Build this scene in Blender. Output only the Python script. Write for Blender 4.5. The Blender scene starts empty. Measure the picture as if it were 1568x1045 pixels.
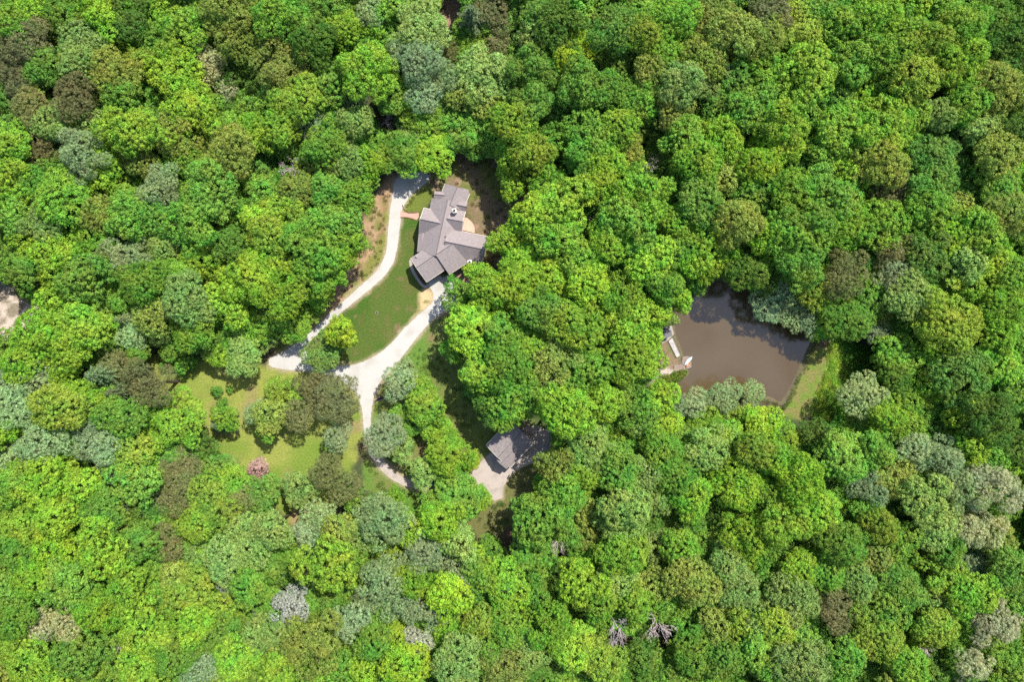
import bpy, bmesh, math, random
import numpy as np
from mathutils import Vector, Matrix, geometry

random.seed(7); RNG = np.random.default_rng(7)
sc = bpy.context.scene
COL = sc.collection

# ------------------------------------------------------------------ camera, sky, sun, exposure
H = 188.2          # height of the drone above the lawn, metres
S = 0.18           # metres of lawn per photograph pixel
cam_d = bpy.data.cameras.new("camera"); cam = bpy.data.objects.new("camera", cam_d); COL.objects.link(cam)
cam.location = (0, 0, H); cam.rotation_euler = (0, 0, 0)
cam_d.sensor_width = 36; cam_d.lens = 24; cam_d.clip_start = 1; cam_d.clip_end = 2000
sc.camera = cam

SUN_EL, SUN_X, SUN_Y = math.radians(57), 0.62, 0.78
w = bpy.data.worlds.new("World"); sc.world = w; w.use_nodes = True
nt = w.node_tree; bg = nt.nodes["Background"]
sky = nt.nodes.new("ShaderNodeTexSky"); sky.sky_type = 'NISHITA'; sky.sun_disc = False
sky.sun_elevation = SUN_EL; sky.sun_rotation = math.atan2(SUN_X, SUN_Y)
sky.air_density = 1.0; sky.dust_density = 1.2
nt.links.new(sky.outputs[0], bg.inputs[0]); bg.inputs[1].default_value = 0.13
sun_d = bpy.data.lights.new("sun", 'SUN'); sun_d.energy = 4.0; sun_d.angle = math.radians(0.53); sun_d.color = (1, 0.955, 0.87)
sun = bpy.data.objects.new("sun", sun_d); COL.objects.link(sun)
sd = Vector((SUN_X * math.cos(SUN_EL), SUN_Y * math.cos(SUN_EL), math.sin(SUN_EL)))
sun.rotation_euler = sd.to_track_quat('Z', 'Y').to_euler(); sun.location = (60, 75, 150)
sc.view_settings.view_transform = 'Standard'; sc.view_settings.look = 'None'
sc.view_settings.exposure = 0.85; sc.view_settings.gamma = 1
sc.render.engine = 'CYCLES'
sc.cycles.max_bounces = 5; sc.cycles.diffuse_bounces = 3; sc.cycles.glossy_bounces = 2
sc.cycles.transmission_bounces = 3; sc.cycles.transparent_max_bounces = 4
sc.cycles.use_denoising = False

# ------------------------------------------------------------------ helpers
def W(px, py, z=0.0):
    k = S * (H - z) / H
    return Vector(((px - 784) * k, (522.5 - py) * k, z))

def tag(o, label=None, cat=None, group=None, kind=None):
    if label: o['label'] = label
    if cat: o['category'] = cat
    if group: o['group'] = group
    if kind: o['kind'] = kind
    return o

def empty(name, loc=(0, 0, 0), rz=0.0):
    o = bpy.data.objects.new(name, None); COL.objects.link(o)
    o.location = loc; o.rotation_euler = (0, 0, rz); o.empty_display_size = 0.5
    return o

def link(name, me, mat=None, parent=None):
    o = bpy.data.objects.new(name, me); COL.objects.link(o)
    if mat and not me.materials: me.materials.append(mat)
    if parent: o.parent = parent
    return o

def np_mesh(name, V, nper, attrs=None, smooth=False):
    """V (n*nper,3): n polygons of nper own corners each"""
    me = bpy.data.meshes.new(name); n = len(V) // nper
    me.vertices.add(len(V)); me.vertices.foreach_set("co", np.ascontiguousarray(V, np.float32).ravel())
    me.loops.add(len(V)); me.loops.foreach_set("vertex_index", np.arange(len(V), dtype=np.int32))
    me.polygons.add(n); me.polygons.foreach_set("loop_start", np.arange(0, len(V), nper, dtype=np.int32))
    me.update(calc_edges=True)
    for k, a in (attrs or {}).items():
        at = me.attributes.new(k, 'FLOAT', 'POINT'); at.data.foreach_set("value", np.ascontiguousarray(a, np.float32))
    return me

def grid_mesh(name, X, Y, Z):
    ny, nx = X.shape; me = bpy.data.meshes.new(name)
    V = np.stack([X, Y, Z], -1).reshape(-1, 3).astype(np.float32)
    me.vertices.add(len(V)); me.vertices.foreach_set("co", V.ravel())
    i = (np.arange(ny - 1)[:, None] * nx + np.arange(nx - 1)[None, :]).ravel()
    q = np.stack([i, i + 1, i + nx + 1, i + nx], 1).astype(np.int32)
    me.loops.add(q.size); me.loops.foreach_set("vertex_index", q.ravel())
    me.polygons.add(len(q)); me.polygons.foreach_set("loop_start", np.arange(0, q.size, 4, dtype=np.int32))
    me.update(calc_edges=True); me.polygons.foreach_set("use_smooth", np.ones(len(q), bool))
    return me

class MB:
    def __init__(s): s.bm = bmesh.new()
    def box(s, c, size, rz=0.0, bevel=0.0, rot=None):
        r = bmesh.ops.create_cube(s.bm, size=1.0)['verts']
        M = Matrix.Translation(c) @ (rot or Matrix.Rotation(rz, 4, 'Z')) @ Matrix.Diagonal((*size, 1))
        bmesh.ops.transform(s.bm, matrix=M, verts=r)
        if bevel:
            es = list({e for v in r for e in v.link_edges})
            bmesh.ops.bevel(s.bm, geom=es, offset=bevel, segments=2, affect='EDGES', clamp_overlap=True)
        return s
    def prism(s, pts, z0, z1):
        """pts: list of world xy (or Vector); z0, z1 numbers or lists per point"""
        n = len(pts); f0 = (lambda i: z0[i] if hasattr(z0, '__len__') else z0); f1 = (lambda i: z1[i] if hasattr(z1, '__len__') else z1)
        a = [s.bm.verts.new((p[0], p[1], f0(i))) for i, p in enumerate(pts)]
        b = [s.bm.verts.new((p[0], p[1], f1(i))) for i, p in enumerate(pts)]
        s.bm.faces.new(a[::-1]); s.bm.faces.new(b)
        for i in range(n):
            j = (i + 1) % n; s.bm.faces.new((a[i], a[j], b[j], b[i]))
        return s
    def slab(s, pts, th):
        """pts: 3D outline of a roof plane's top; thickened downward"""
        t = [s.bm.verts.new(p) for p in pts]; b = [s.bm.verts.new((p[0], p[1], p[2] - th)) for p in pts]
        s.bm.faces.new(t); s.bm.faces.new(b[::-1])
        n = len(pts)
        for i in range(n):
            j = (i + 1) % n; s.bm.faces.new((t[j], t[i], b[i], b[j]))
        return s
    def tube(s, pts, rad, sides=6):
        rings = []
        for i, p in enumerate(pts):
            p = Vector(p); d = (Vector(pts[min(i + 1, len(pts) - 1)]) - Vector(pts[max(i - 1, 0)])).normalized()
            u = d.orthogonal().normalized(); v = d.cross(u)
            rings.append([s.bm.verts.new(p + (u * math.cos(a) + v * math.sin(a)) * rad[i]) for a in [2 * math.pi * k / sides for k in range(sides)]])
        for A, B in zip(rings, rings[1:]):
            for k in range(sides): s.bm.faces.new((A[k], A[(k + 1) % sides], B[(k + 1) % sides], B[k]))
        s.bm.faces.new(rings[0][::-1]); s.bm.faces.new(rings[-1])
        return s
    def lathe(s, c, prof, sides=16):
        prev = None
        for r, z in prof:
            ring = [s.bm.verts.new((c[0] + r * math.cos(2 * math.pi * k / sides), c[1] + r * math.sin(2 * math.pi * k / sides), c[2] + z)) for k in range(sides)]
            if prev:
                for k in range(sides): s.bm.faces.new((prev[k], prev[(k + 1) % sides], ring[(k + 1) % sides], ring[k]))
            else: s.bm.faces.new(ring[::-1])
            prev = ring
        s.bm.faces.new(prev); return s
    def mesh(s, name):
        bmesh.ops.recalc_face_normals(s.bm, faces=s.bm.faces[:])
        me = bpy.data.meshes.new(name); s.bm.to_mesh(me); s.bm.free(); return me
    def build(s, name, mat, parent=None): return link(name, s.mesh(name), mat, parent)

# ------------------------------------------------------------------ materials
def new_mat(name):
    m = bpy.data.materials.new(name); m.use_nodes = True
    return m, m.node_tree.nodes, m.node_tree.links, m.node_tree.nodes["Principled BSDF"]

def surf(name, c1, c2=None, scale=3.0, rough=0.8, bump=0.0, detail=6, scale2=None, c3=None, spec=0.3):
    m, N, L, P = new_mat(name); c2 = c2 or tuple(x * 0.8 for x in c1)
    geo = N.new("ShaderNodeNewGeometry"); no = N.new("ShaderNodeTexNoise"); no.inputs["Scale"].default_value = scale; no.inputs["Detail"].default_value = detail
    L.new(geo.outputs["Position"], no.inputs["Vector"])
    cr = N.new("ShaderNodeValToRGB"); cr.color_ramp.elements[0].position = 0.3; cr.color_ramp.elements[1].position = 0.7
    cr.color_ramp.elements[0].color = (*c1, 1); cr.color_ramp.elements[1].color = (*c2, 1)
    L.new(no.outputs["Fac"], cr.inputs[0]); out = cr.outputs[0]
    if c3:
        n2 = N.new("ShaderNodeTexNoise"); n2.inputs["Scale"].default_value = scale2 or scale * .15; n2.inputs["Detail"].default_value = 4
        L.new(geo.outputs["Position"], n2.inputs["Vector"])
        r2 = N.new("ShaderNodeValToRGB"); r2.color_ramp.elements[0].position = 0.5; r2.color_ramp.elements[1].position = 0.68
        L.new(n2.outputs["Fac"], r2.inputs[0]); mx = N.new("ShaderNodeMixRGB"); mx.inputs[2].default_value = (*c3, 1)
        L.new(r2.outputs[0], mx.inputs[0]); L.new(out, mx.inputs[1]); out = mx.outputs[0]
    L.new(out, P.inputs["Base Color"]); P.inputs["Roughness"].default_value = rough; P.inputs["Specular IOR Level"].default_value = spec
    if bump:
        b = N.new("ShaderNodeBump"); b.inputs["Strength"].default_value = bump; b.inputs["Distance"].default_value = 0.05
        L.new(no.outputs["Fac"], b.inputs["Height"]); L.new(b.outputs[0], P.inputs["Normal"])
    return m

def leaf_mat(name, source):
    """source: 'object' takes the tree's own colour, 'instancer' the colour stored for each tree of the far wood"""
    m, N, L, P = new_mat(name); N.remove(P); out = [n for n in N if n.type == 'OUTPUT_MATERIAL'][0]
    if source == 'object':
        oi = N.new("ShaderNodeObjectInfo"); base = oi.outputs["Color"]; rnd = oi.outputs["Random"]
    else:
        a = N.new("ShaderNodeAttribute"); a.attribute_type = 'INSTANCER'; a.attribute_name = 'tint'; base = a.outputs["Color"]
        oi = N.new("ShaderNodeObjectInfo"); rnd = oi.outputs["Random"]
    v = N.new("ShaderNodeAttribute"); v.attribute_name = 'var'
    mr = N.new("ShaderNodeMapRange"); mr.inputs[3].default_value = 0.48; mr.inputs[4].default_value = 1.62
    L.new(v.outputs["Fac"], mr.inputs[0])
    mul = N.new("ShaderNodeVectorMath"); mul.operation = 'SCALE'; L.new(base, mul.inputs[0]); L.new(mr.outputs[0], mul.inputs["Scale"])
    geo = N.new("ShaderNodeNewGeometry"); no = N.new("ShaderNodeTexNoise"); no.inputs["Scale"].default_value = 0.22; no.inputs["Detail"].default_value = 3
    L.new(geo.outputs["Position"], no.inputs["Vector"])
    hs = N.new("ShaderNodeHueSaturation"); L.new(mul.outputs[0], hs.inputs["Color"])
    hr = N.new("ShaderNodeMapRange"); hr.inputs[1].default_value = .3; hr.inputs[2].default_value = .7; hr.inputs[3].default_value = 0.468; hr.inputs[4].default_value = 0.528
    L.new(no.outputs["Fac"], hr.inputs[0]); L.new(hr.outputs[0], hs.inputs["Hue"])
    vr = N.new("ShaderNodeMapRange"); vr.inputs[3].default_value = 0.86; vr.inputs[4].default_value = 1.16; L.new(rnd, vr.inputs[0]); L.new(vr.outputs[0], hs.inputs["Value"])
    d = N.new("ShaderNodeBsdfDiffuse"); t = N.new("ShaderNodeBsdfTranslucent"); g = N.new("ShaderNodeBsdfGlossy"); g.inputs["Roughness"].default_value = .7
    L.new(hs.outputs[0], d.inputs[0])
    ty = N.new("ShaderNodeMixRGB"); ty.blend_type = 'MULTIPLY'; ty.inputs[0].default_value = 1; ty.inputs[2].default_value = (1.05, 1.12, .5, 1)
    L.new(hs.outputs[0], ty.inputs[1]); L.new(ty.outputs[0], t.inputs[0])
    m1 = N.new("ShaderNodeMixShader"); m1.inputs[0].default_value = 0.28; L.new(d.outputs[0], m1.inputs[1]); L.new(t.outputs[0], m1.inputs[2])
    m2 = N.new("ShaderNodeMixShader"); m2.inputs[0].default_value = 0.012; L.new(m1.outputs[0], m2.inputs[1]); L.new(g.outputs[0], m2.inputs[2])
    L.new(m2.outputs[0], out.inputs[0])
    return m

LEAF = leaf_mat("tree_leaves", 'object'); LEAF_FAR = leaf_mat("far_tree_leaves", 'instancer')
BARK = surf("bark", (.10, .075, .055), (.055, .042, .032), 4, .9, .6)
DEADWOOD = surf("dead_wood", (.50, .43, .40), (.34, .28, .26), 5, .9, .4)
GRAVEL = surf("white_gravel", (.47, .455, .425), (.40, .385, .355), 5.0, .95, .3, scale2=.22, c3=(.38, .355, .315))
CONC = surf("pale_concrete", (.42, .36, .32), (.35, .30, .265), 3.0, .9, .2, scale2=.5, c3=(.30, .26, .23))
ISLAND_GRAVEL = surf("grey_gravel", (.52, .48, .46), (.36, .33, .32), 6.0, .95, .3)  # pale grey gravel, the dirt island's own colour
BRICKWALK = surf("pink_pavers", (.52, .32, .25), (.42, .24, .19), 5.0, .9, .2)
BRICKDARK = surf("red_brick_edge", (.24, .10, .075), (.17, .075, .055), 6.0, .9, .2)
PATIO = surf("peach_flagstone", (.62, .42, .32), (.48, .31, .24), 3.0, .9, .2)
BRICKWALL = surf("tan_brick_wall", (.36, .27, .20), (.27, .19, .14), 5.0, .9, .2)
WHITE = surf("white_paint", (.80, .79, .76), (.72, .71, .68), 2.0, .5)
TRIM = surf("cream_gutter", (.72, .66, .56), (.62, .57, .48), 2.0, .5)
DARK = surf("dark_flue", (.02, .02, .02), (.03, .03, .03), 2.0, .9)
WINDOW, N_, L_, P_ = new_mat("window_glass"); P_.inputs["Base Color"].default_value = (.03, .04, .05, 1); P_.inputs["Roughness"].default_value = .06
DOORM = surf("taupe_door", (.22, .18, .13), (.18, .15, .11), 2, .6)

def shingle_mat(name, a, b):
    m, N, L, P = new_mat(name)
    geo = N.new("ShaderNodeNewGeometry"); n1 = N.new("ShaderNodeTexNoise"); n1.inputs["Scale"].default_value = 4.2; n1.inputs["Detail"].default_value = 8; n1.inputs["Roughness"].default_value = .75
    L.new(geo.outputs["Position"], n1.inputs["Vector"])
    vo = N.new("ShaderNodeTexVoronoi"); vo.inputs["Scale"].default_value = 2.3; L.new(geo.outputs["Position"], vo.inputs["Vector"])
    ad = N.new("ShaderNodeMath"); ad.operation = 'MULTIPLY_ADD'; ad.inputs[1].default_value = .22; L.new(vo.outputs["Color"], ad.inputs[0]); L.new(n1.outputs["Fac"], ad.inputs[2])
    cr = N.new("ShaderNodeValToRGB"); cr.color_ramp.elements[0].position = .42; cr.color_ramp.elements[1].position = .85
    cr.color_ramp.elements[0].color = (*a, 1); cr.color_ramp.elements[1].color = (*b, 1); L.new(ad.outputs[0], cr.inputs[0])
    L.new(cr.outputs[0], P.inputs["Base Color"]); P.inputs["Roughness"].default_value = .9
    # shingle courses: height bands make fine horizontal ridges on any slope
    sx = N.new("ShaderNodeSeparateXYZ"); L.new(geo.outputs["Position"], sx.inputs[0])
    mo = N.new("ShaderNodeMath"); mo.operation = 'FRACT'; mm = N.new("ShaderNodeMath"); mm.operation = 'MULTIPLY'; mm.inputs[1].default_value = 6.5
    L.new(sx.outputs[2], mm.inputs[0]); L.new(mm.outputs[0], mo.inputs[0])
    bp = N.new("ShaderNodeBump"); bp.inputs["Strength"].default_value = .12; bp.inputs["Distance"].default_value = .02
    L.new(n1.outputs["Fac"], bp.inputs["Height"]); L.new(bp.outputs[0], P.inputs["Normal"])
    return m
SHINGLE = shingle_mat("mauve_grey_shingles", (.20, .165, .160), (.315, .272, .268))
SHINGLE2 = shingle_mat("brown_grey_shingles", (.17, .145, .14), (.30, .255, .245))
RIDGE = surf("ridge_cap", (.12, .10, .105), (.16, .135, .14), 4, .9)

# ------------------------------------------------------------------ polygons of the clearing, in lawn metres
def PW(pts): return np.array([W(*p)[:2] for p in pts])
def inside(P, poly):
    x, y = P[..., 0], P[..., 1]; r = np.zeros(x.shape, bool); n = len(poly)
    for i in range(n):
        x0, y0 = poly[i]; x1, y1 = poly[(i + 1) % n]
        c = ((y0 > y) != (y1 > y)) & (x < (x1 - x0) * (y - y0) / (y1 - y0 + 1e-12) + x0); r ^= c
    return r
def sdist(P, poly):
    """negative inside"""
    d = np.full(P.shape[:-1], 1e9); n = len(poly)
    for i in range(n):
        a = poly[i]; b = poly[(i + 1) % n]; ab = b - a; t = np.clip(((P - a) @ ab) / (ab @ ab + 1e-12), 0, 1)
        d = np.minimum(d, np.hypot(*np.moveaxis(P - (a + t[..., None] * ab), -1, 0)))
    return np.where(inside(P, poly), -d, d)

OPEN = [PW(p) for p in (
 [(596,270),(655,258),(680,240),(740,238),(785,250),(812,300),(775,345),(768,390),(715,425),(700,470),(690,500),(655,520),(690,570),(735,620),(738,670),(800,640),(845,668),(832,712),(795,762),(785,790),(720,842),(700,842),(670,800),(620,770),(560,745),(505,790),(445,812),(380,720),(330,712),(310,660),(258,630),(225,540),(400,548),(440,500),(500,450),(545,380),(550,320)],
 [(1030,470),(1060,455),(1100,425),(1125,440),(1190,500),(1250,505),(1300,520),(1345,560),(1345,600),(1290,640),(1210,660),(1180,620),(1040,610),(990,590),(1000,560),(1005,500)],
 [(-60,415),(10,418),(46,450),(50,505),(-60,520)], [(-60,-60),(45,-60),(38,0),(15,18),(-60,10)],
 [(780,850),(812,850),(806,895),(785,900)], [(681,-20),(700,-20),(704,45),(684,40)],
 [(448,770),(478,775),(474,805),(452,812)])]
POND = PW([(1030,468),(1062,452),(1096,428),(1118,424),(1150,440),(1185,462),(1215,484),(1248,503),(1248,520),(1240,536),(1229,562),(1217,588),(1208,606),(1196,622),(1180,612),(1150,606),(1110,612),(1070,612),(1040,608),(1026,598),(1036,586),(1052,572),(1048,560),(1042,540),(1032,515),(1029,492)])
DAM = PW([(1246,528),(1272,537),(1262,570),(1250,598),(1236,628),(1226,642),(1200,636),(1214,610),(1226,582),(1238,550)])
TALLG = PW([(1272,528),(1288,520),(1296,560),(1300,590),(1292,612),(1280,640),(1262,650),(1240,632),(1252,600),(1264,570)])
LAWN = PW([(612,330),(645,328),(640,380),(632,410),(636,432),(655,462),(664,468),(620,510),(585,545),(550,560),(515,560),(500,530),(540,470),(590,425),(606,390)])
BRUSH = PW([(560,335),(598,268),(606,275),(600,320),(596,372),(588,398),(560,435),(500,486),(440,535),(425,545),(420,525),(480,470),(535,415),(548,365)])
BRUSHG = PW([(588,310),(600,325),(596,372),(588,398),(560,428),(556,420),(575,395),(585,360)])
MEADOW = PW([(225,540),(340,560),(430,568),(500,572),(530,590),(548,612),(554,655),(540,700),(520,760),(470,812),(430,780),(390,735),(330,712),(320,655),(260,620)])
EAST = PW([(640,262),(690,240),(790,250),(812,300),(775,345),(768,400),(715,425),(740,380),(716,320),(690,285),(655,300),(640,325),(612,322)])
MOSS = PW([(655,285),(625,300),(614,322),(640,326),(660,300)])
SOUTHY = PW([(660,500),(700,470),(735,620),(800,640),(850,670),(835,715),(800,770),(785,800),(700,842),(620,780),(560,745),(560,660),(574,600),(610,560)])
STRAW = PW([(640,452),(652,443),(664,452),(662,466),(640,486),(630,492),(644,470)])
SAND = [PW([(-60,436),(18,436),(22,455),(46,458),(50,494),(24,516),(-60,516)]), PW([(-60,-60),(38,-60),(32,0),(14,16),(-60,8)]), PW([(1000,572),(1012,574),(1006,590),(998,586)]), PW([(1018,556),(1034,558),(1032,570),(1016,572)])]
RED = [PW([(780,850),(812,850),(806,895),(785,900)]), PW([(681,-20),(712,-20),(710,45),(684,40)]), PW([(745,430),(700,432),(690,425),(720,412)])]

def vnoise(x, y, sc_, seed):
    r = np.random.default_rng(seed); T = r.random((64, 64)); X = x / sc_ + 1000.3; Y = y / sc_ + 1000.7
    i = np.floor(X).astype(int); j = np.floor(Y).astype(int); fx = X - i; fy = Y - j; fx = fx * fx * (3 - 2 * fx); fy = fy * fy * (3 - 2 * fy)
    g = lambda a, b: T[a % 64, b % 64]
    return (g(i, j) * (1 - fx) + g(i + 1, j) * fx) * (1 - fy) + (g(i, j + 1) * (1 - fx) + g(i + 1, j + 1) * fx) * fy

# terrain heights on a grid
GX = np.arange(-260, 260.01, 0.8); GY = np.arange(-210, 210.01, 0.8)
XX, YY = np.meshgrid(GX, GY); P2 = np.stack([XX, YY], -1)
dopen = np.full(XX.shape, 1e9)
for o_ in OPEN[:2]: dopen = np.minimum(dopen, sdist(P2, o_))
rise = np.clip((dopen - 3) / 40, 0, 1)
ZZ = rise * ((vnoise(XX, YY, 60, 1) - .5) * 11 + (vnoise(XX, YY, 22, 2) - .5) * 3)
rav = W(1352, 585); ZZ = ZZ - 4.5 * np.exp(-(((XX - rav.x) / 9) ** 2 + ((YY - rav.y) / 16) ** 2))
pd = sdist(P2, POND); ZZ = np.where(pd < 2, np.minimum(ZZ, np.clip(pd * .45, -2.2, .9) - .05), ZZ)
def ground(x, y):
    i = min(max(int((x - GX[0]) / .8), 0), len(GX) - 2); j = min(max(int((y - GY[0]) / .8), 0), len(GY) - 2)
    fx = (x - GX[i]) / .8; fy = (y - GY[j]) / .8; fx = min(max(fx, 0), 1); fy = min(max(fy, 0), 1)
    return float((ZZ[j, i] * (1 - fx) + ZZ[j, i + 1] * fx) * (1 - fy) + (ZZ[j + 1, i] * (1 - fx) + ZZ[j + 1, i + 1] * fx) * fy)

# ------------------------------------------------------------------ ground colour (what grows or lies there)
n1 = vnoise(XX, YY, 3.0, 3); n2 = vnoise(XX, YY, 1.3, 4); n3 = vnoise(XX, YY, 8, 5); nn = (n1 + n2) / 2 - .5
C = np.empty(XX.shape + (3,))
def mix(c, m): 
    global C
    m = np.clip(m, 0, 1)[..., None]; C = C * (1 - m) + np.array(c) * m
C[:] = (.085, .070, .042); mix((.055, .075, .030), (n3 - .4) * 3); mix((.13, .085, .06), (n1 - .62) * 5)
def zone(poly, col, soft=1.2, wob=3.0, k=1.0): mix(col, (soft - (sdist(P2, poly) + nn * wob)) / soft * k)
def speckle(poly, col, n, thr, gain=4, soft=1.0):
    m = np.clip((soft - sdist(P2, poly)) / soft, 0, 1); mix(col, m * np.clip((n - thr) * gain, 0, 1))
zone(EAST, (.17, .13, .075)); speckle(EAST, (.12, .14, .035), n1, .5); speckle(EAST, (.30, .20, .14), n2, .72)
zone(SOUTHY, (.13, .16, .042)); speckle(SOUTHY, (.18, .14, .065), n1, .66); speckle(SOUTHY, (.10, .18, .032), n3, .5)
zone(MEADOW, (.215, .240, .052), 1.5, 4); speckle(MEADOW, (.13, .20, .03), n3, .5, 3); speckle(MEADOW, (.24, .19, .085), vnoise(XX, YY, 5, 9), .7, 4); speckle(MEADOW, (.165, .195, .045), n2, .6, 3)
zone(BRUSH, (.33, .22, .13)); speckle(BRUSH, (.20, .15, .07), n2, .5); speckle(BRUSH, (.15, .17, .04), n1, .74, 6)
zone(BRUSHG, (.17, .17, .045)); speckle(BRUSHG, (.24, .15, .08), n1, .55)
zone(LAWN, (.074, .112, .022), 1.2, 2); speckle(LAWN, (.125, .118, .040), vnoise(XX, YY, 4.5, 11), .45, 2.5); speckle(LAWN, (.052, .105, .016), n3, .55, 4); speckle(LAWN, (.10, .10, .03), n2, .6, 2.5); speckle(LAWN, (.15, .12, .055), n2 * .5 + vnoise(XX, YY, 6, 21) * .5, .72, 8)
zone(MOSS, (.12, .15, .03), 1, 2)
zone(STRAW, (.50, .37, .20), .6, 2.2); speckle(STRAW, (.16, .16, .04), n2, .6, 6)
zone(PW([(1290,520),(1345,545),(1350,600),(1300,640),(1270,650),(1290,600)]), (.10, .20, .035), 2, 3); zone(TALLG, (.20, .33, .04)); zone(DAM, (.175, .165, .055), .7, 1.0); speckle(DAM, (.12, .185, .032), n2, .42, 3)
for s_ in SAND: zone(s_, (.44, .37, .31), 1.2, 5)
for s_ in SAND[:2]: speckle(s_, (.20, .17, .12), n2, .45, 5)
zone(PW([(1012,520),(1026,528),(1040,548),(1046,562),(1032,566),(1018,560)]), (.20, .145, .09), .8, 3); speckle(PW([(1012,520),(1026,528),(1040,548),(1046,562),(1032,566),(1018,560)]), (.10, .13, .03), n2, .5, 4)
for s_ in RED: zone(s_, (.27, .18, .125), .8, 3)
zone(PW([(448,770),(478,775),(474,805),(452,812)]), (.27, .21, .10), .8, 3); zone(PW([(745,745),(800,700),(835,720),(790,790),(720,842),(700,800)]), (.125, .125, .045), 2, 4, .8)
mix((.12, .105, .06), np.clip((1.0 - pd) / .8, 0, 1)); 
# worn verge beside the drives
DRIVE_W = PW([(412,549),(430,542),(462,520),(500,485),(540,449),(572,420),(588,396),(593,370),(595,340),(598,318),(601,296),(604,276),(612,270),(632,265),(650,261),(659,272),(652,281),(640,289),(628,300),(619,314),(614.5,324),(613,342),(609,375),(604,399),(592,420),(562,447),(532,471),(504,495),(486,513),(492,540),(518,558),(540,560),(561,553),(582,541),(601,524),(620,502),(638,485),(655,471),(664,462),(664,452),(659,440),(655,432.5),(672,421),(678,426.5),(687,422),(691,430),(697,447),(700,464),(692,468),(683,475),(668,485),(657,495),(640,515),(620,541),(600,566),(584,582),(576,596),(571,612),(568,632),(567,658),(575,685),(590,708),(602,722),(624,735),(645,741),(670,738),(700,733),(715,730),(727,718),(741,704),(760,690),(800,640),(822,664),(840,668),(838,692),(826,702),(800,708),(784,725),(776,736),(770,748),(769,763),(758,767),(751,764),(748,752),(738,743),(720,741),(706,742),(672,748),(645,751),(620,745),(594,731),(578,714),(563,688),(557,658),(555,628),(548,607),(536,592),(515,578),(480,569),(440,567),(411,562)])
dv = sdist(P2, DRIVE_W); mix((.36, .29, .19), np.clip((.9 - dv + nn * 1.2) / .9, 0, 1) * np.clip((dv + 3) / 2, 0, 1) * .8)

gm = grid_mesh("ground", XX, YY, ZZ)
ca = gm.attributes.new("soil", 'FLOAT_COLOR', 'POINT'); ca.data.foreach_set("color", np.concatenate([C, np.ones(C.shape[:2] + (1,))], -1).astype(np.float32).ravel())
m, N, L, P = new_mat("ground_cover")
a = N.new("ShaderNodeAttribute"); a.attribute_name = "soil"; geo = N.new("ShaderNodeNewGeometry")
no = N.new("ShaderNodeTexNoise"); no.inputs["Scale"].default_value = 2.2; no.inputs["Detail"].default_value = 8; no.inputs["Roughness"].default_value = .7; L.new(geo.outputs["Position"], no.inputs["Vector"])
mr = N.new("ShaderNodeMapRange"); mr.inputs[1].default_value = .3; mr.inputs[2].default_value = .7; mr.inputs[3].default_value = .62; mr.inputs[4].default_value = 1.38; L.new(no.outputs["Fac"], mr.inputs[0])
wv = N.new("ShaderNodeTexWave"); wv.inputs["Scale"].default_value = .35; wv.inputs["Distortion"].default_value = 3.5; wv.inputs["Detail"].default_value = 3; wv.inputs["Detail Scale"].default_value = .4
mp = N.new("ShaderNodeMapping"); mp.inputs["Rotation"].default_value = (0, 0, 1.25); L.new(geo.outputs["Position"], mp.inputs[0]); L.new(mp.outputs[0], wv.inputs[0])
mw = N.new("ShaderNodeMapRange"); mw.inputs[3].default_value = .975; mw.inputs[4].default_value = 1.025; L.new(wv.outputs["Fac"], mw.inputs[0])
mu = N.new("ShaderNodeMath"); mu.operation = 'MULTIPLY'; L.new(mr.outputs[0], mu.inputs[0]); L.new(mw.outputs[0], mu.inputs[1])
vm = N.new("ShaderNodeVectorMath"); vm.operation = 'SCALE'; L.new(a.outputs["Color"], vm.inputs[0]); L.new(mu.outputs[0], vm.inputs["Scale"])
L.new(vm.outputs[0], P.inputs["Base Color"]); P.inputs["Roughness"].default_value = 1; P.inputs["Specular IOR Level"].default_value = .1
bp = N.new("ShaderNodeBump"); bp.inputs["Strength"].default_value = .8; bp.inputs["Distance"].default_value = .15; L.new(no.outputs["Fac"], bp.inputs["Height"]); L.new(bp.outputs[0], P.inputs["Normal"])
tag(link("ground", gm, m), kind='structure')

# ------------------------------------------------------------------ pond water
m, N, L, P = new_mat("muddy_water")
geo = N.new("ShaderNodeNewGeometry"); no = N.new("ShaderNodeTexNoise"); no.inputs["Scale"].default_value = .06; no.inputs["Detail"].default_value = 3; L.new(geo.outputs["Position"], no.inputs["Vector"])
cr = N.new("ShaderNodeValToRGB"); cr.color_ramp.elements[0].position = .35; cr.color_ramp.elements[1].position = .65
cr.color_ramp.elements[0].color = (.080, .050, .017, 1); cr.color_ramp.elements[1].color = (.094, .066, .034, 1); L.new(no.outputs["Fac"], cr.inputs[0]); L.new(cr.outputs[0], P.inputs["Base Color"])
P.inputs["Roughness"].default_value = .12; P.inputs["IOR"].default_value = 1.5; P.inputs["Specular IOR Level"].default_value = .85
nb = N.new("ShaderNodeTexNoise"); nb.inputs["Scale"].default_value = 1.1; nb.inputs["Detail"].default_value = 4; L.new(geo.outputs["Position"], nb.inputs["Vector"])
bp = N.new("ShaderNodeBump"); bp.inputs["Strength"].default_value = .12; bp.inputs["Distance"].default_value = .05; L.new(nb.outputs["Fac"], bp.inputs["Height"]); L.new(bp.outputs[0], P.inputs["Normal"])
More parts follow.
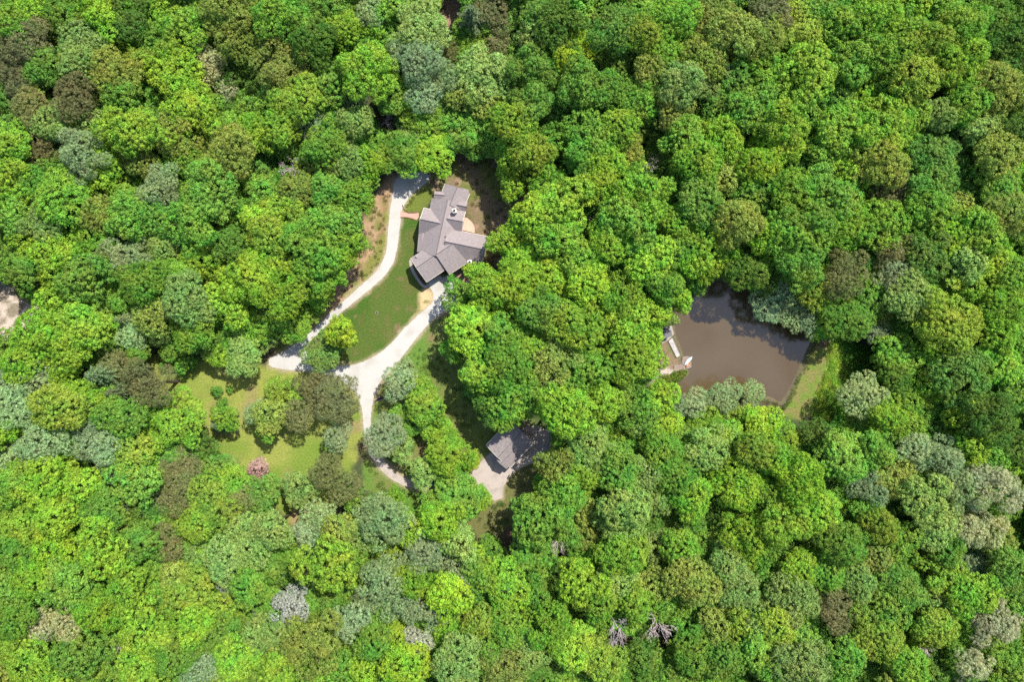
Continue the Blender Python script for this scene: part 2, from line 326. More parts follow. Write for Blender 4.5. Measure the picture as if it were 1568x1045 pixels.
def flat_poly(name, poly, z, mat, parent=None, wob=0.0, step=1.0, thick=0.0):
    """an outline laid flat, its edge resampled and roughened"""
    pts = []
    n = len(poly)
    for i in range(n):
        a = np.array(poly[i][:2]); b = np.array(poly[(i + 1) % n][:2]); k = max(1, int(np.hypot(*(b - a)) / step)) if wob else 1
        for j in range(k):
            p = a + (b - a) * j / k
            if wob: p = p + (RNG.random(2) - .5) * 2 * wob
            pts.append(Vector((p[0], p[1], z)))
    tris = geometry.tessellate_polygon([pts]); bm = bmesh.new(); vs = [bm.verts.new(p) for p in pts]
    for t in tris:
        try: bm.faces.new([vs[i] for i in t])
        except ValueError: pass
    bmesh.ops.recalc_face_normals(bm, faces=bm.faces[:])
    if sum(f.normal.z for f in bm.faces) < 0: bmesh.ops.reverse_faces(bm, faces=bm.faces[:])
    if thick:
        r = bmesh.ops.extrude_face_region(bm, geom=bm.faces[:]); vv = [g for g in r['geom'] if isinstance(g, bmesh.types.BMVert)]
        bmesh.ops.translate(bm, verts=vv, vec=(0, 0, thick)); bmesh.ops.recalc_face_normals(bm, faces=bm.faces[:])
    me = bpy.data.meshes.new(name); bm.to_mesh(me); bm.free(); return link(name, me, mat, parent)
# water sheet reaches a little under the banks
cen = POND.mean(0); PONDBIG = cen + (POND - cen) * 1.04
tag(flat_poly("pond_water", PONDBIG, -.35, m), kind='structure')

# ------------------------------------------------------------------ drives and paths
def smooth_closed(poly, it=1):
    P_ = np.array(poly, float)
    for _ in range(it):
        Q = np.roll(P_, -1, 0); P_ = np.stack([P_ * .75 + Q * .25, P_ * .25 + Q * .75], 1).reshape(-1, 2)
    return P_
MAIN = PW([(411,562),(412,549),(430,542),(446,531),(462,520),(480,503),(500,485),(520,467),(540,449),(558,433),(572,420),(582,408),(588,396),(592,384),(593,370),(594,355),(595,340),(598,318),(601,296),(604,276),(612,270),(632,265),(650,261),(659,272),(652,281),(640,289),(628,300),(619,314),(614.5,324),(613,342),(611,360),(609,375),(604,399),(592,420),(577,434),(562,447),(547,459),(532,471),(504,495),(488,509),(474,525),(466,540),(480,552),(498,562),(518,560.5),(540,560),(561,553),(582,541),(601,524),(611,512),(620,502),(638,485),(655,471),(664,462),(664,452),(659,440),(655,432.5),(672,421),(678,426.5),(687,422),(691,430),(697,447),(700,464),(692,468),(683,475),(668,485),(657,495),(640,515),(630,528),(620,541),(610,554),(600,566),(591,575),(584,582),(576,596),(571,612),(568,632),(567,660),(570,674),(560,678),(557,658),(555,628),(548,607),(536,592),(515,578),(498,573),(480,569),(460,568),(440,567)])
SOUTH = PW([(560,678),(570,674),(578,690),(590,708),(602,722),(614,730),(624,735),(645,741),(670,738),(700,733),(712,731),(706,742),(690,746),(672,748),(645,751),(630,748),(620,745),(607,739),(594,731),(578,714),(566,698)])
PAD = PW([(706,742),(712,731),(716,729),(727,718),(741,704),(745,700),(790,660),(805,655),(822,652),(846,664),(842,692),(828,704),(800,716),(784,725),(776,736),(770,748),(769,763),(758,767),(751,764),(748,752),(738,743),(720,741)])
tag(flat_poly("gravel_driveway", smooth_closed(MAIN), .03, GRAVEL, wob=.09, step=.5), kind='structure')
tag(flat_poly("south_driveway", smooth_closed(SOUTH), .026, CONC, wob=.07, step=.5), kind='structure')
tag(flat_poly("garage_pavement", PAD, .034, CONC, wob=.03, step=1.0), kind='structure')
tag(flat_poly("dirt_island", PW([(436,548),(462,532),(466,540),(458,549)]), .036, ISLAND_GRAVEL, wob=.15, step=.5), kind='structure')
tag(flat_poly("brick_path", PW([(613,323),(619,325),(626,327),(634,326.5),(641.5,326),(641,333),(638,337),(632,334.5),(624,332.5),(613,332)]), .042, BRICKWALK), kind='structure')
eb = MB(); eb.tube([W(x, y, .06) for x, y in [(616,314),(619,321),(626,325.5),(634,326),(641,325)]], [.14] * 5, 6); eb.tube([W(x, y, .06) for x, y in [(613,333),(624,333.5),(632,335.5),(638,338)]], [.1] * 4, 6)
tag(eb.build("brick_path_edge", BRICKDARK), kind='structure')
tag(flat_poly("stone_patio", PW([(707,333),(714.7,333.5),(718,336),(722,339.6),(725,344),(726.8,349),(726.8,357),(706,352)]), .05, PATIO, thick=.1), kind='structure')
arc = [(628,407),(627,400),(630,396),(634,394)]
wk_out = [(634.5,393),(629.5,395.5),(626.4,400),(627,407),(629.5,414),(632.5,420.5),(637,428),(642,435),(646,439.5),(651,441.5),(656,440),(657.5,436.5)]
wk_in = [(655,435),(652,437.5),(648.5,436),(645.5,432.5),(641,426),(637,419),(634,413),(631.5,406.5),(631,401.5),(633.5,398),(637,396)]
tag(flat_poly("curved_walk", PW(wk_out + wk_in), .045, CONC, thick=.06), kind='structure')
# narrow garden path, very dark, with pale stone edging east of the drive
cpx = [(573,617),(580,611.5),(590,608.5),(602,605),(614,603),(627,600.5)]
def offset_line(pts, d):
    out = []
    for i, p in enumerate(pts):
        a = np.array(pts[max(i - 1, 0)]); b = np.array(pts[min(i + 1, len(pts) - 1)]); t = (b - a) / np.hypot(*(b - a)); out.append((p[0] - t[1] * d, p[1] + t[0] * d))
    return out
DARK_PATH = surf("dark_path", (.045, .03, .032), (.03, .02, .022), 6, 1, .4)
tag(flat_poly("garden_path", PW(offset_line(cpx, -2.2) + offset_line(cpx, 2.2)[::-1]), .02, DARK_PATH), kind='structure')
eb = MB(); l1 = offset_line(cpx, -2.4); l2 = offset_line(cpx, 2.4)
eb.tube([W(x, y, .05) for x, y in l1[::-1] + [(571.5, 617.5)] + l2], [.1] * (2 * len(cpx) + 1), 5)
tag(eb.build("stone_path_edge", CONC), kind='structure')

# ------------------------------------------------------------------ roofs and walls
LIFT = 1.2
def gable(roof, walls, caps, a, b, zr, wl, wr, pl=.55, pr=.55, th=.22, over=.45, wall0=-.3, cap=True, hip_a=0, hip_b=0, base=None):
    """a, b: photo pixels of the ridge ends; wl, wr: half widths in metres to the left and right of a->b; pl, pr: slopes"""
    zr += LIFT; A = W(a[0], a[1], zr); B = W(b[0], b[1], zr); d = (B - A); d.z = 0; d.normalize(); l = Vector((-d.y, d.x, 0))
    zl, zq = zr - wl * pl, zr - wr * pr
    for (s, wd, z) in ((1, wl, zl), (-1, wr, zq)):
        o = l * s * wd; pa = A + o - d * 0; pb = B + o; pa.z = z; pb.z = z
        RA, RB = A + d * hip_a, B - d * hip_b
        pts = [RA, RB, pb, pa] if s > 0 else [RB, RA, pa, pb]
        roof.slab([tuple(p) for p in pts], th)
    for hp, E, sgn in ((hip_a, A, 1), (hip_b, B, -1)):
        if hp:
            R = E + d * sgn * hp; p1 = E + l * wl; p1.z = zl; p2 = E - l * wr; p2.z = zq
            roof.slab([tuple(p) for p in (R, p1, p2)], th)
    # walls under the planes, drawn in from the eaves
    Ai = A + d * (over + (0 if not hip_a else .1)); Bi = B - d * (over + (0 if not hip_b else .1))
    L_ = l * (wl - over); R_ = l * -(wr - over)
    zle = zl + over * pl - th - .02; zre = zq + over * pr - th - .02; zt = zr - th - .03
    base_z = wall0
    foot = [Ai + L_, Ai + R_, Bi + R_, Bi + L_]; walls.prism([(p.x, p.y) for p in foot], base_z, [zle, zre, zre, zle])
    for E, hp in ((Ai, hip_a), (Bi, hip_b)):   # gable triangles
        if hp: continue
        q = E + d * (.12 if E is Ai else -.12)
        bm = walls.bm
        for off in (0,):
            t = [E + L_, E + R_, E + l * 0]; z = [zle, zre, zt]
            f = [bm.verts.new((p.x, p.y, zz)) for p, zz in zip(t, z)]; k = [bm.verts.new((p.x + (q - E).x, p.y + (q - E).y, zz)) for p, zz in zip(t, z)]
            bm.faces.new(f); bm.faces.new(k[::-1])
            for i in range(3): bm.faces.new((f[i], f[(i + 1) % 3], k[(i + 1) % 3], k[i]))
    if cap: caps.tube([tuple(A + d * hip_a + Vector((0, 0, .02))), tuple(B - d * hip_b + Vector((0, 0, .02)))], [.09, .09], 6)
    return A, B, d, l, zl, zq

def eave_strip(mb, p, q, r=.07): mb.tube([tuple(p), tuple(q)], [r, r], 6)

house = empty("main_house", W(680, 360, 0)); tag(house, "large house with mauve grey shingled many-gabled roof and white chimneys beside the lawn", "house")
inv = Matrix.Translation(house.location).inverted()
def hb(mb, name, mat, par=None):
    o = mb.build(name, mat, par or house); o.matrix_parent_inverse = inv if (par or house) is house else Matrix.Identity(4)
    return o
R_, Wl, Cp, Gt = MB(), MB(), MB(), MB()
# main ridge north to south
G = {}
G['main'] = gable(R_, Wl, Cp, (685.5,306), (667.2,392), 6.6, 4.75, 4.7, .62, .62)
G['north'] = gable(R_, Wl, Cp, (700.5,286.5), (689.0,314), 6.35, 3.35, 3.75, .62, .62)
G['nbay'] = gable(R_, Wl, Cp, (709,288), (704,311), 4.75, 1.6, 2.35, .5, .55, cap=False)
G['nw'] = gable(R_, Wl, Cp, (664.5,297.5), (684,299.5), 4.9, 1.05, 1.75, .7, .7)
G['west'] = gable(R_, Wl, Cp, (643.2,335.6), (676,342.6), 6.3, 3.5, 4.1, .66, .86)
G['porch'] = gable(R_, Wl, Cp, (648,352), (645,386), 3.7, 1.2, 1.25, .5, .5, cap=False)
G['e1'] = gable(R_, Wl, Cp, (699.5,313.6), (714.0,316.6), 5.6, 1.6, 2.0, .62, .95)
G['e2'] = gable(R_, Wl, Cp, (684.0,334.8), (708.5,339.4), 6.5, 3.1, 3.6, .62, .86)
G['east'] = gable(R_, Wl, Cp, (681,369.8), (742.3,382.4), 6.7, 3.85, 4.5, .6, .82)
G['g1'] = gable(R_, Wl, Cp, (637.6,409.8), (668.5,389.2), 6.0, 3.3, 4.35, .62, .55)
G['g1b'] = gable(R_, Wl, Cp, (630.5,401.5), (662,380.5), 4.35, .9, 2.2, .62, .3, cap=False)
G['g1c'] = gable(R_, Wl, Cp, (635.5,393.0), (645,400.5), 4.75, 1.3, .9, .7, .7)
G['g2'] = gable(R_, Wl, Cp, (667.2,390.4), (696,371.5), 6.5, 3.2, 5.9, .6, .50)
roof_o = hb(R_, "roof", SHINGLE); walls_o = hb(Wl, "wall", BRICKWALL); hb(Cp, "ridge_cap", RIDGE)
for key, sides in (('main', 'LR'), ('north', 'LR'), ('west', 'L'), ('east', 'LR'), ('g1', 'R'), ('g2', 'R'), ('e2', 'L')):
    A, B, d, l, zl, zq = G[key]; wd = {'main': (4.75, 4.7), 'north': (3.35, 3.75), 'west': (3.5, 3.9), 'east': (3.85, 4.5), 'g1': (3.3, 4.35), 'g2': (3.2, 5.9), 'e2': (3.1, 3.55)}[key]
    if 'L' in sides and key not in ('main', 'g2'): a_ = A + l * (wd[0] + .05); b_ = B + l * (wd[0] + .05); b_ = a_.lerp(b_, .62 if key in ('west', 'e2') else 1); a_.z = b_.z = zl - .12; eave_strip(Gt, a_, b_)
    if 'R' in sides and key not in ('main',): a_ = A - l * (wd[1] + .05); b_ = B - l * (wd[1] + .05); a_.z = b_.z = zq - .12; eave_strip(Gt, a_, b_)
# verge trim on the open east gable and the west gable
for key, end in (('east', 1), ('west', 0), ('g1', 0), ('e2', 1)):
    A, B, d, l, zl, zq = G[key]; E = B if end else A; o = d * (.06 if end else -.06); wdl = {'east': (3.85, 4.5), 'west': (3.5, 3.9), 'g1': (3.3, 4.35), 'e2': (3.1, 3.55)}[key]
    t = E + o + Vector((0, 0, -.1)); p = E + o + l * wdl[0]; p.z = zl - .1; q = E + o - l * wdl[1]; q.z = zq - .1
    eave_strip(Gt, p, t, .08); eave_strip(Gt, t, q, .08)
hb(Gt, "gutter", TRIM)
def on_wall(key, side, t, wdt, hgt, zc, depth=.08):
    """a box flush with a long wall; side 1 left, -1 right"""
    A, B, d, l, zl, zq = G[key]; wd = {'main': (4.75, 4.7), 'north': (3.35, 3.75), 'west': (3.5, 3.9), 'east': (3.85, 4.5), 'g1': (3.3, 4.35), 'g2': (3.2, 5.9)}[key]
    p = A.lerp(B, t) + l * side * ((wd[0] if side > 0 else wd[1]) - .45 + depth / 2 - .02); p.z = zc
    return p, math.atan2(d.y, d.x)
for key, side, t, wdt, hgt, zc in (('east', -1, .45, 1.6, 1.4, 1.7), ('east', -1, .75, 1.6, 1.4, 1.7), ('east', 1, .7, 1.8, 1.4, 1.8), ('north', 1, .35, 1.4, 1.3, 1.7), ('north', 1, .75, 1.2, 1.3, 1.7), ('north', -1, .5, 1.6, 1.4, 1.7), ('main', 1, .62, 1.8, 1.4, 1.6), ('g2', -1, .8, 1.5, 1.2, 1.6)):
    p, rz = on_wall(key, side, t, wdt, hgt, zc)
    f = MB(); f.box(p, (wdt + .16, .10, hgt + .16), rz); fo = hb(f, "window", WHITE)
    g = MB(); g.box(p + Vector((math.sin(-rz), math.cos(rz), 0)) * .03 * side, (wdt, .10, hgt), rz); go = g.build("pane", WINDOW, fo)
for t, wd_ in ((.30, 2.7), (.68, 2.7)):
    p, rz = on_wall('g1', -1, t, 2.7, 2.3, 1.2); f = MB(); f.box(p, (wd_, .10, 2.35), rz); dd = hb(f, "garage_door", DOORM)
    h_ = MB()
    for zz in (-.6, 0, .6): h_.box(p + Vector((math.sin(rz), -math.cos(rz), 0)) * .055 + Vector((0, 0, zz)), (wd_ - .1, .02, .05), rz)
    h_.build("panel_groove", DARK, dd)
p, rz = on_wall('g2', -1, .14, 2.6, 2.3, 1.2); f = MB(); f.box(p, (2.4, .10, 2.3), rz); hb(f, "garage_door", DOORM)
def chimney(px, py, z0, z1, s, rz):
    c = W(px, py, z1); b = MB(); b.box((c.x, c.y, (z0 + z1) / 2), (s, s, z1 - z0), rz, .03); o = hb(b, "chimney", WHITE)
    k = MB(); k.box((c.x, c.y, z1 + .06), (s + .16, s + .16, .14), rz, .03); k.build("chimney_cap", TRIM, o)
    f = MB(); f.lathe((c.x, c.y, z1 + .12), [(.26, 0), (.26, .35), (.30, .36), (.30, .42)], 12); f.build("flue", DARK, o)
chimney(695.8, 322.6, 4.2, 8.6, .95, .22); chimney(719.3, 401.6, 2.0, 8.0, .95, .2)
f = MB(); c = W(681.7, 362, 7.5); f.lathe((c.x, c.y, 6.9), [(.12, 0), (.12, .75)], 8); hb(f, "vent_pipe", DARK)

# detached garage
gar = empty("detached_garage", W(778, 688, 0)); tag(gar, "detached garage with brown grey shingled roof standing on pale pavement among trees", "garage")
inv2 = Matrix.Translation(gar.location).inverted()
def gb(mb, name, mat): o = mb.build(name, mat, gar); o.matrix_parent_inverse = inv2; return o
R_, Wl, Cp, Gt = MB(), MB(), MB(), MB()
LIFT = 0
def gw(x, y): return (700 + x / 10.453, 640 + y / 10.453)
G['ga'] = gable(R_, Wl, Cp, gw(650, 640), gw(1035, 225), 6.6, 4.35, 4.6, .52, .52)
G['gb'] = gable(R_, Wl, Cp, gw(690, 745), gw(880, 545), 5.9, 1.6, 2.3, .52, .52)
gb(R_, "roof", SHINGLE2); gb(Wl, "wall", BRICKWALL); gb(Cp, "ridge_cap", RIDGE)
A, B, d, l, zl, zq = G['ga']
for s_, wd_, z_ in ((1, 4.4, zl), (-1, 4.65, zq)):
    a_ = A + l * s_ * wd_; b_ = B + l * s_ * wd_; a_.z = b_.z = z_ - .12; eave_strip(Gt, a_, b_)
for s_, wd_, z_ in ((1, 4.35, zl), (-1, 4.6, zq)):
    a_ = A - d * .06 + l * s_ * wd_; a_.z = z_ - .1; eave_strip(Gt, a_, A - d * .06 + Vector((0, 0, -.1)), .08)
gb(Gt, "gutter", TRIM)
rz = math.atan2(-l.y, -l.x)
for s_, wd_ in ((1, 2.6), (-1, 2.3)):
    p = A + d * .40 + l * s_ * 2.1; p.z = 1.15
    if s_ < 0: p = G['gb'][0] + d * .40 - l * .3; p.z = 1.15
    f = MB(); f.box(p, (wd_, .10, 2.2), rz); gb(f, "garage_door", WHITE)

# boathouse, dock and boats
def pz(x, y): return (980 + x / 13.07, 480 + y / 13.07)
shed = empty("boat_shed", W(1022, 503, 0)); tag(shed, "small grey roofed shed standing at the west edge of the brown pond", "shed")
inv3 = Matrix.Translation(shed.location).inverted()
R_, Wl, Cp = MB(), MB(), MB()
gable(R_, Wl, Cp, pz(395, 425), pz(628, 345), 3.6, 1.75, 1.55, .45, .6, th=.12, over=.2, wall0=-.6)
for mb, nm, mt in ((R_, "roof", surf("grey_roofing", (.24, .23, .235), (.18, .17, .175), 2, .8)), (Wl, "wall", WHITE), (Cp, "ridge_cap", RIDGE)):
    o = mb.build(nm, mt, shed); o.matrix_parent_inverse = inv3
f = MB(); c = W(*pz(497, 310), 3.4); f.lathe((c.x, c.y, 2.9), [(.13, 0), (.13, .8), (.2, .82), (.2, .9)], 10); o = f.build("vent_pipe", DARK, shed); o.matrix_parent_inverse = inv3
PLANK = surf("weathered_planks", (.36, .32, .28), (.26, .22, .19), 2.5, .9, .2); PALEPLANK = surf("white_boards", (.48, .46, .44), (.36, .34, .32), 1.6, .8, .2); REDPLANK = surf("reddish_planks", (.30, .22, .18), (.21, .155, .125), 2, .9, .2)
def deck(name, label, pts, z, mat, plank_dir, n, post=None):
    e = empty(name, W(*pts[0], 0)); tag(e, label, "deck"); iv = Matrix.Translation(e.location).inverted()
    o = flat_poly("deck_boards", PW(pts), z, mat, e, thick=.08); o.matrix_parent_inverse = iv
    q = PW(pts); rim = MB()
    for i in range(len(q)):
        a, b = q[i], q[(i + 1) % len(q)]; c = (a + b) / 2; L__ = float(np.hypot(*(b - a))); ang = math.atan2(b[1] - a[1], b[0] - a[0])
        rim.box((c[0], c[1], z + .05), (L__ + .08, .12, .16), ang)
    o = rim.build("rim_board", PLANK, e); o.matrix_parent_inverse = iv
    # gaps between boards
    g = MB(); cx, cy = q.mean(0); u = np.array([math.cos(plank_dir), math.sin(plank_dir)]); v = np.array([-u[1], u[0]]); e1 = (q - [cx, cy]) @ v; e0 = (q - [cx, cy]) @ u
    for k in range(1, n):
        t = e1.min() + (e1.max() - e1.min()) * k / n; L__ = (e0.max() - e0.min()) * .62
        g.box((cx + v[0] * t, cy + v[1] * t, z + .081), (L__, .03, .008), plank_dir)
    o = g.build("board_gap", DARK, e); o.matrix_parent_inverse = iv
    for a in q[:4]:
        pm = MB(); pm.lathe((a[0], a[1], -2.0), [(.09, 0), (.09, 2.0 + z + .12)], 8); o = pm.build("post", BARK, e); o.matrix_parent_inverse = iv
    return e
deck("shed_deck", "narrow pale wooden deck wrapping the grey shed at the pond's edge", [pz(*p) for p in ((585,235),(618,215),(680,410),(600,500),(560,545),(440,600),(430,575),(490,530),(625,440))], .10, PLANK, .3, 4)
deck("white_dock", "long white boarded dock between the grey shed and the pond's two boats", [pz(*p) for p in ((568,560),(642,492),(800,845),(730,885))], .16, PALEPLANK, -1.15, 5)
dk = [(pz(850, 880)), (pz(970, 862)), (pz(1012, 945)), (pz(1020, 1080)), (pz(920, 1115)), (pz(690, 1155)), (pz(685, 1050)), (pz(850, 1030))]
deck("boat_dock", "low reddish plank dock with the two boats on it beside the brown pond", dk, .08, REDPLANK, .25, 7)
def boat(name, label, a, b, wd, mat, inner):
    A = W(*a, .3); B = W(*b, .3); c = (A + B) / 2; Ln = (B - A).length; ang = math.atan2(B.y - A.y, B.x - A.x)
    e = empty(name, (c.x, c.y, .22), ang); tag(e, label, "boat", "boats on the plank dock")
    bm = bmesh.new(); nst = 15; rings = []
    for i in range(nst):
        t = -1 + 2 * i / (nst - 1); wv = wd / 2 * max(1 - abs(t) ** 2.4, .03); sh = .10 * t * t; hgt = .32
        prof = [(-wv, hgt + sh), (-wv * .92, .12 + sh * .6), (-wv * .45, 0 + sh * .4), (wv * .45, 0 + sh * .4), (wv * .92, .12 + sh * .6), (wv, hgt + sh), (wv * .86, hgt + sh), (wv * .4, .05 + sh), (-wv * .4, .05 + sh), (-wv * .86, hgt + sh)]
        rings.append([bm.verts.new((t * Ln / 2, y, z)) for y, z in prof])
    for a_, b_ in zip(rings, rings[1:]):
        for k in range(10): bm.faces.new((a_[k], a_[(k + 1) % 10], b_[(k + 1) % 10], b_[k]))
    bm.faces.new(rings[0]); bm.faces.new(rings[-1][::-1]); bmesh.ops.recalc_face_normals(bm, faces=bm.faces[:])
    me = bpy.data.meshes.new("hull"); bm.to_mesh(me); bm.free(); link("hull", me, mat, e)
    for x in (-.5, .5):
        s_ = MB(); s_.box((x * Ln / 2, 0, .26), (.25, wd * .74, .04), 0, .01); s_.build("seat", inner, e)
boat("canoe", "slim pale blue canoe lying on the plank dock over the pond", pz(885, 1040), pz(1052, 858), .85, surf("pale_blue_hull", (.55, .68, .74), (.48, .60, .66), 2, .35), WHITE)
boat("rowing_boat", "short orange boat lying next to the pale blue canoe on the dock", pz(925, 1085), pz(1006, 950), .75, surf("orange_hull", (.60, .27, .13), (.50, .22, .10), 2, .45), PLANK)

# blue car half hidden under the trees on the south drive
car = empty("parked_car", W(661, 739, 0), math.radians(4)); tag(car, "blue car half hidden under trees on the south driveway", "car")
CARP, N_, L_, P_ = new_mat("blue_car_paint"); P_.inputs["Base Color"].default_value = (.10, .24, .52, 1); P_.inputs["Roughness"].default_value = .25; P_.inputs["Coat Weight"].default_value = .6
bm = bmesh.new(); prof = [(-2.2, .35), (-2.25, .75), (-2.05, .95), (-1.5, 1.0), (-1.0, 1.42), (.5, 1.45), (1.15, 1.0), (2.1, .88), (2.25, .6), (2.2, .35)]
rings = []
for y, k in ((-.88, .94), (-.8, 1), (0, 1.02), (.8, 1), (.88, .94)): rings.append([bm.verts.new((x, y * (1 if z < 1.05 else .8), z * k if z > .5 else z)) for x, z in prof])
for a_, b_ in zip(rings, rings[1:]):
    n = len(prof)
    for k in range(n): bm.faces.new((a_[k], a_[(k + 1) % n], b_[(k + 1) % n], b_[k]))
bm.faces.new(rings[0]); bm.faces.new(rings[-1][::-1]); bmesh.ops.recalc_face_normals(bm, faces=bm.faces[:])
me = bpy.data.meshes.new("body"); bm.to_mesh(me); bm.free(); link("body", me, CARP, car)
MB().box((.86, 0, 1.24), (.62, 1.25, .03), rot=Matrix.Rotation(.60, 4, 'Y')).build("windscreen", WINDOW, car)
MB().box((-1.28, 0, 1.24), (.55, 1.25, .03), rot=Matrix.Rotation(-.72, 4, 'Y')).build("rear_window", WINDOW, car)
for sx in (-1.4, 1.4):
    for sy in (-.85, .85):
        wm = MB(); wm.tube([(sx, sy - .1, .33), (sx, sy + .1, .33)], [.33, .33], 18); o = wm.build("wheel", DARK, car)
        hmb = MB(); hmb.tube([(sx, sy - .11, .33), (sx, sy + .11, .33)], [.17, .17], 12); hmb.build("rim", TRIM, o)

# fire ring in the lawn: ring of stones round a dark hearth
fr = empty("fire_ring", W(577, 479, 0)); tag(fr, "small stone fire ring with a dark hearth in the middle of the lawn", "fire ring")
s_ = MB()
for k in range(11):
    a_ = k * 2 * math.pi / 11; s_.box((.34 * math.cos(a_), .34 * math.sin(a_), .08), (.19, .14, .18), a_ + 1.57, .05)
s_.build("stone_ring", CONC, fr); MB().lathe((0, 0, .03), [(.26, 0), (.24, .04)], 14).build("hearth", DARK, fr)

# ------------------------------------------------------------------ tree prototypes
def unit(v): return v / (np.linalg.norm(v, axis=-1, keepdims=True) + 1e-9)
def quads(c, n, size, asp, rng):
    r = unit(rng.normal(size=c.shape)); t = unit(np.cross(n, r)); b = np.cross(n, t); a = (size * (.7 + .6 * rng.random(len(c))))[:, None]
    v = np.stack([c - t * a * .5, c + b * a * .5 * asp, c + t * a * .5 + n * a * .12, c - b * a * .5 * asp], 1)
    return v.reshape(-1, 3)

def crown(name, r, h, style, seed):
    rng = np.random.default_rng(seed); depth = r * .95 if style != 'fine' else r * .9
    zc = h - depth * .72
    a1, a2, a3 = rng.random(3) * 6.283; rag = lambda t: 1 + .13 * math.sin(2 * t + a1) + .12 * math.sin(3 * t + a2) + .07 * math.sin(5 * t + a3)
    par = {'lobed': dict(nl=int(8 + r * 1.75), rl=.0, lr=2.1, rc=.74, nleaf=44, size=.39, asp=.7, flat=.9),
           'mixed': dict(nl=int(8 + r * 2.0), rl=.0, lr=1.9, rc=.62, nleaf=38, size=.35, asp=.6, flat=.9),
           'fine':  dict(nl=int(8 + r * 2.1), rl=.0, lr=1.8, rc=.54, nleaf=34, size=.38, asp=.3, flat=.9)}[style]
    nl = par['nl']; Cs, Ns, Rs = [], [], []; lob = []
    th0 = rng.random() * 6.28; ex = 1 + (rng.random(2) - .5) * .36
    for i in range(nl):
        rho = r * .80 * math.sqrt((i + .35) / nl) * (.78 + .4 * rng.random()); th = th0 + i * 2.39996 + rng.normal() * .3; rr = rho; rho = rho * rag(th)
        z = zc + (depth * .62) * math.sqrt(max(0.12, 1 - (rr / r) ** 2)) * (.66 + .52 * rng.random()) - depth * .18 + rng.normal() * .75
        lr = par['lr'] * min(1, .45 + r / 11) * (.70 + .65 * rng.random()) * (1.15 - .3 * rr / r); lob.append((rho * math.cos(th) * ex[0], rho * math.sin(th) * ex[1], z, lr))
    ctr = np.array([0, 0, zc - depth * .3])
    for (x, y, z, lr) in lob:
        n = int(max(5, 2.2 * math.pi * lr * lr * .95 / (math.pi * par['rc'] ** 2) * 1.25)); c = np.array([x, y, z]); ok = []
        for _ in range(n * 6):
            d = unit(rng.normal(size=3)); out = unit(c - ctr)
            if d @ out < -.1 or d[2] < -.25: continue
            p = c + d * lr * (.88 + .2 * rng.random()) * np.array([1, 1, par['flat']])
            if any(np.linalg.norm(p - q) < par['rc'] * 1.12 for q in ok): continue
            if any(np.linalg.norm((p - np.array(o[:3])) / np.array([1, 1, par['flat']])) < o[3] * .72 for o in lob): continue
            ok.append(p); Cs.append(p); Ns.append(unit(d * .6 + out * .3 + np.array([0, 0, .55]))); Rs.append(par['rc'] * (.72 + .55 * rng.random()))
            if len(ok) >= n: break
    Cs, Ns, Rs = np.array(Cs), np.array(Ns), np.array(Rs); k = len(Cs); nf = par['nleaf']
    idx = np.repeat(np.arange(k), nf); D = unit(rng.normal(size=(len(idx), 3)) + Ns[idx] * .9)
    pos = Cs[idx] + D * (Rs[idx] * (.50 + .58 * rng.random(len(idx))))[:, None] * np.array([1, 1, .8])
    nor = unit(D * .85 + Ns[idx] * .25 + rng.normal(size=D.shape) * .30)
    cv = rng.random(k); var = np.clip(.5 + (cv[idx] - .5) * .45 + (rng.random(len(idx)) - .5) * .6, 0, 1)
    # inner leaves close the crown below; inside shade painted as a darker tint
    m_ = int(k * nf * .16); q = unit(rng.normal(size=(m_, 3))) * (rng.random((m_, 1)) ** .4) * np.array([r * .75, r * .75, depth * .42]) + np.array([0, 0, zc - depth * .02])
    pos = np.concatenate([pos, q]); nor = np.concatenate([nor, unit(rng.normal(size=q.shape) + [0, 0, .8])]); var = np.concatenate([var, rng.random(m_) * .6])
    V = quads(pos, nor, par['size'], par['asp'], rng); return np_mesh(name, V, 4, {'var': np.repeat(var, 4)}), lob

def trunk_mesh(name, r, h, lob, seed):
    rnd = random.Random(seed); mb = MB(); tr = .045 * r + .12; top = h * .55
    bend = [(rnd.uniform(-.3, .3), rnd.uniform(-.3, .3)) for _ in range(3)]
    tp = [(0, 0, -.6), (0, 0, .2), (bend[0][0], bend[0][1], top * .35), (bend[1][0], bend[1][1], top * .7), (bend[2][0], bend[2][1], top)]
    mb.tube(tp, [tr * 1.7, tr * 1.25, tr, tr * .85, tr * .65], 8)
    for (x, y, z, lr) in lob[:12]:
        s0 = Vector(tp[3]).lerp(Vector(tp[4]), rnd.random()); e = Vector((x, y, z)); mid = s0.lerp(e, .5) + Vector((0, 0, .08 * (e - s0).length))
        mb.tube([s0, mid, e], [tr * .45, tr * .28, tr * .10], 5)
        for _ in range(3):
            q = e + Vector((rnd.uniform(-1, 1), rnd.uniform(-1, 1), rnd.uniform(.1, .8))) * lr * .7; mb.tube([mid.lerp(e, .6), q], [tr * .14, tr * .05], 4)
    return mb.mesh(name)

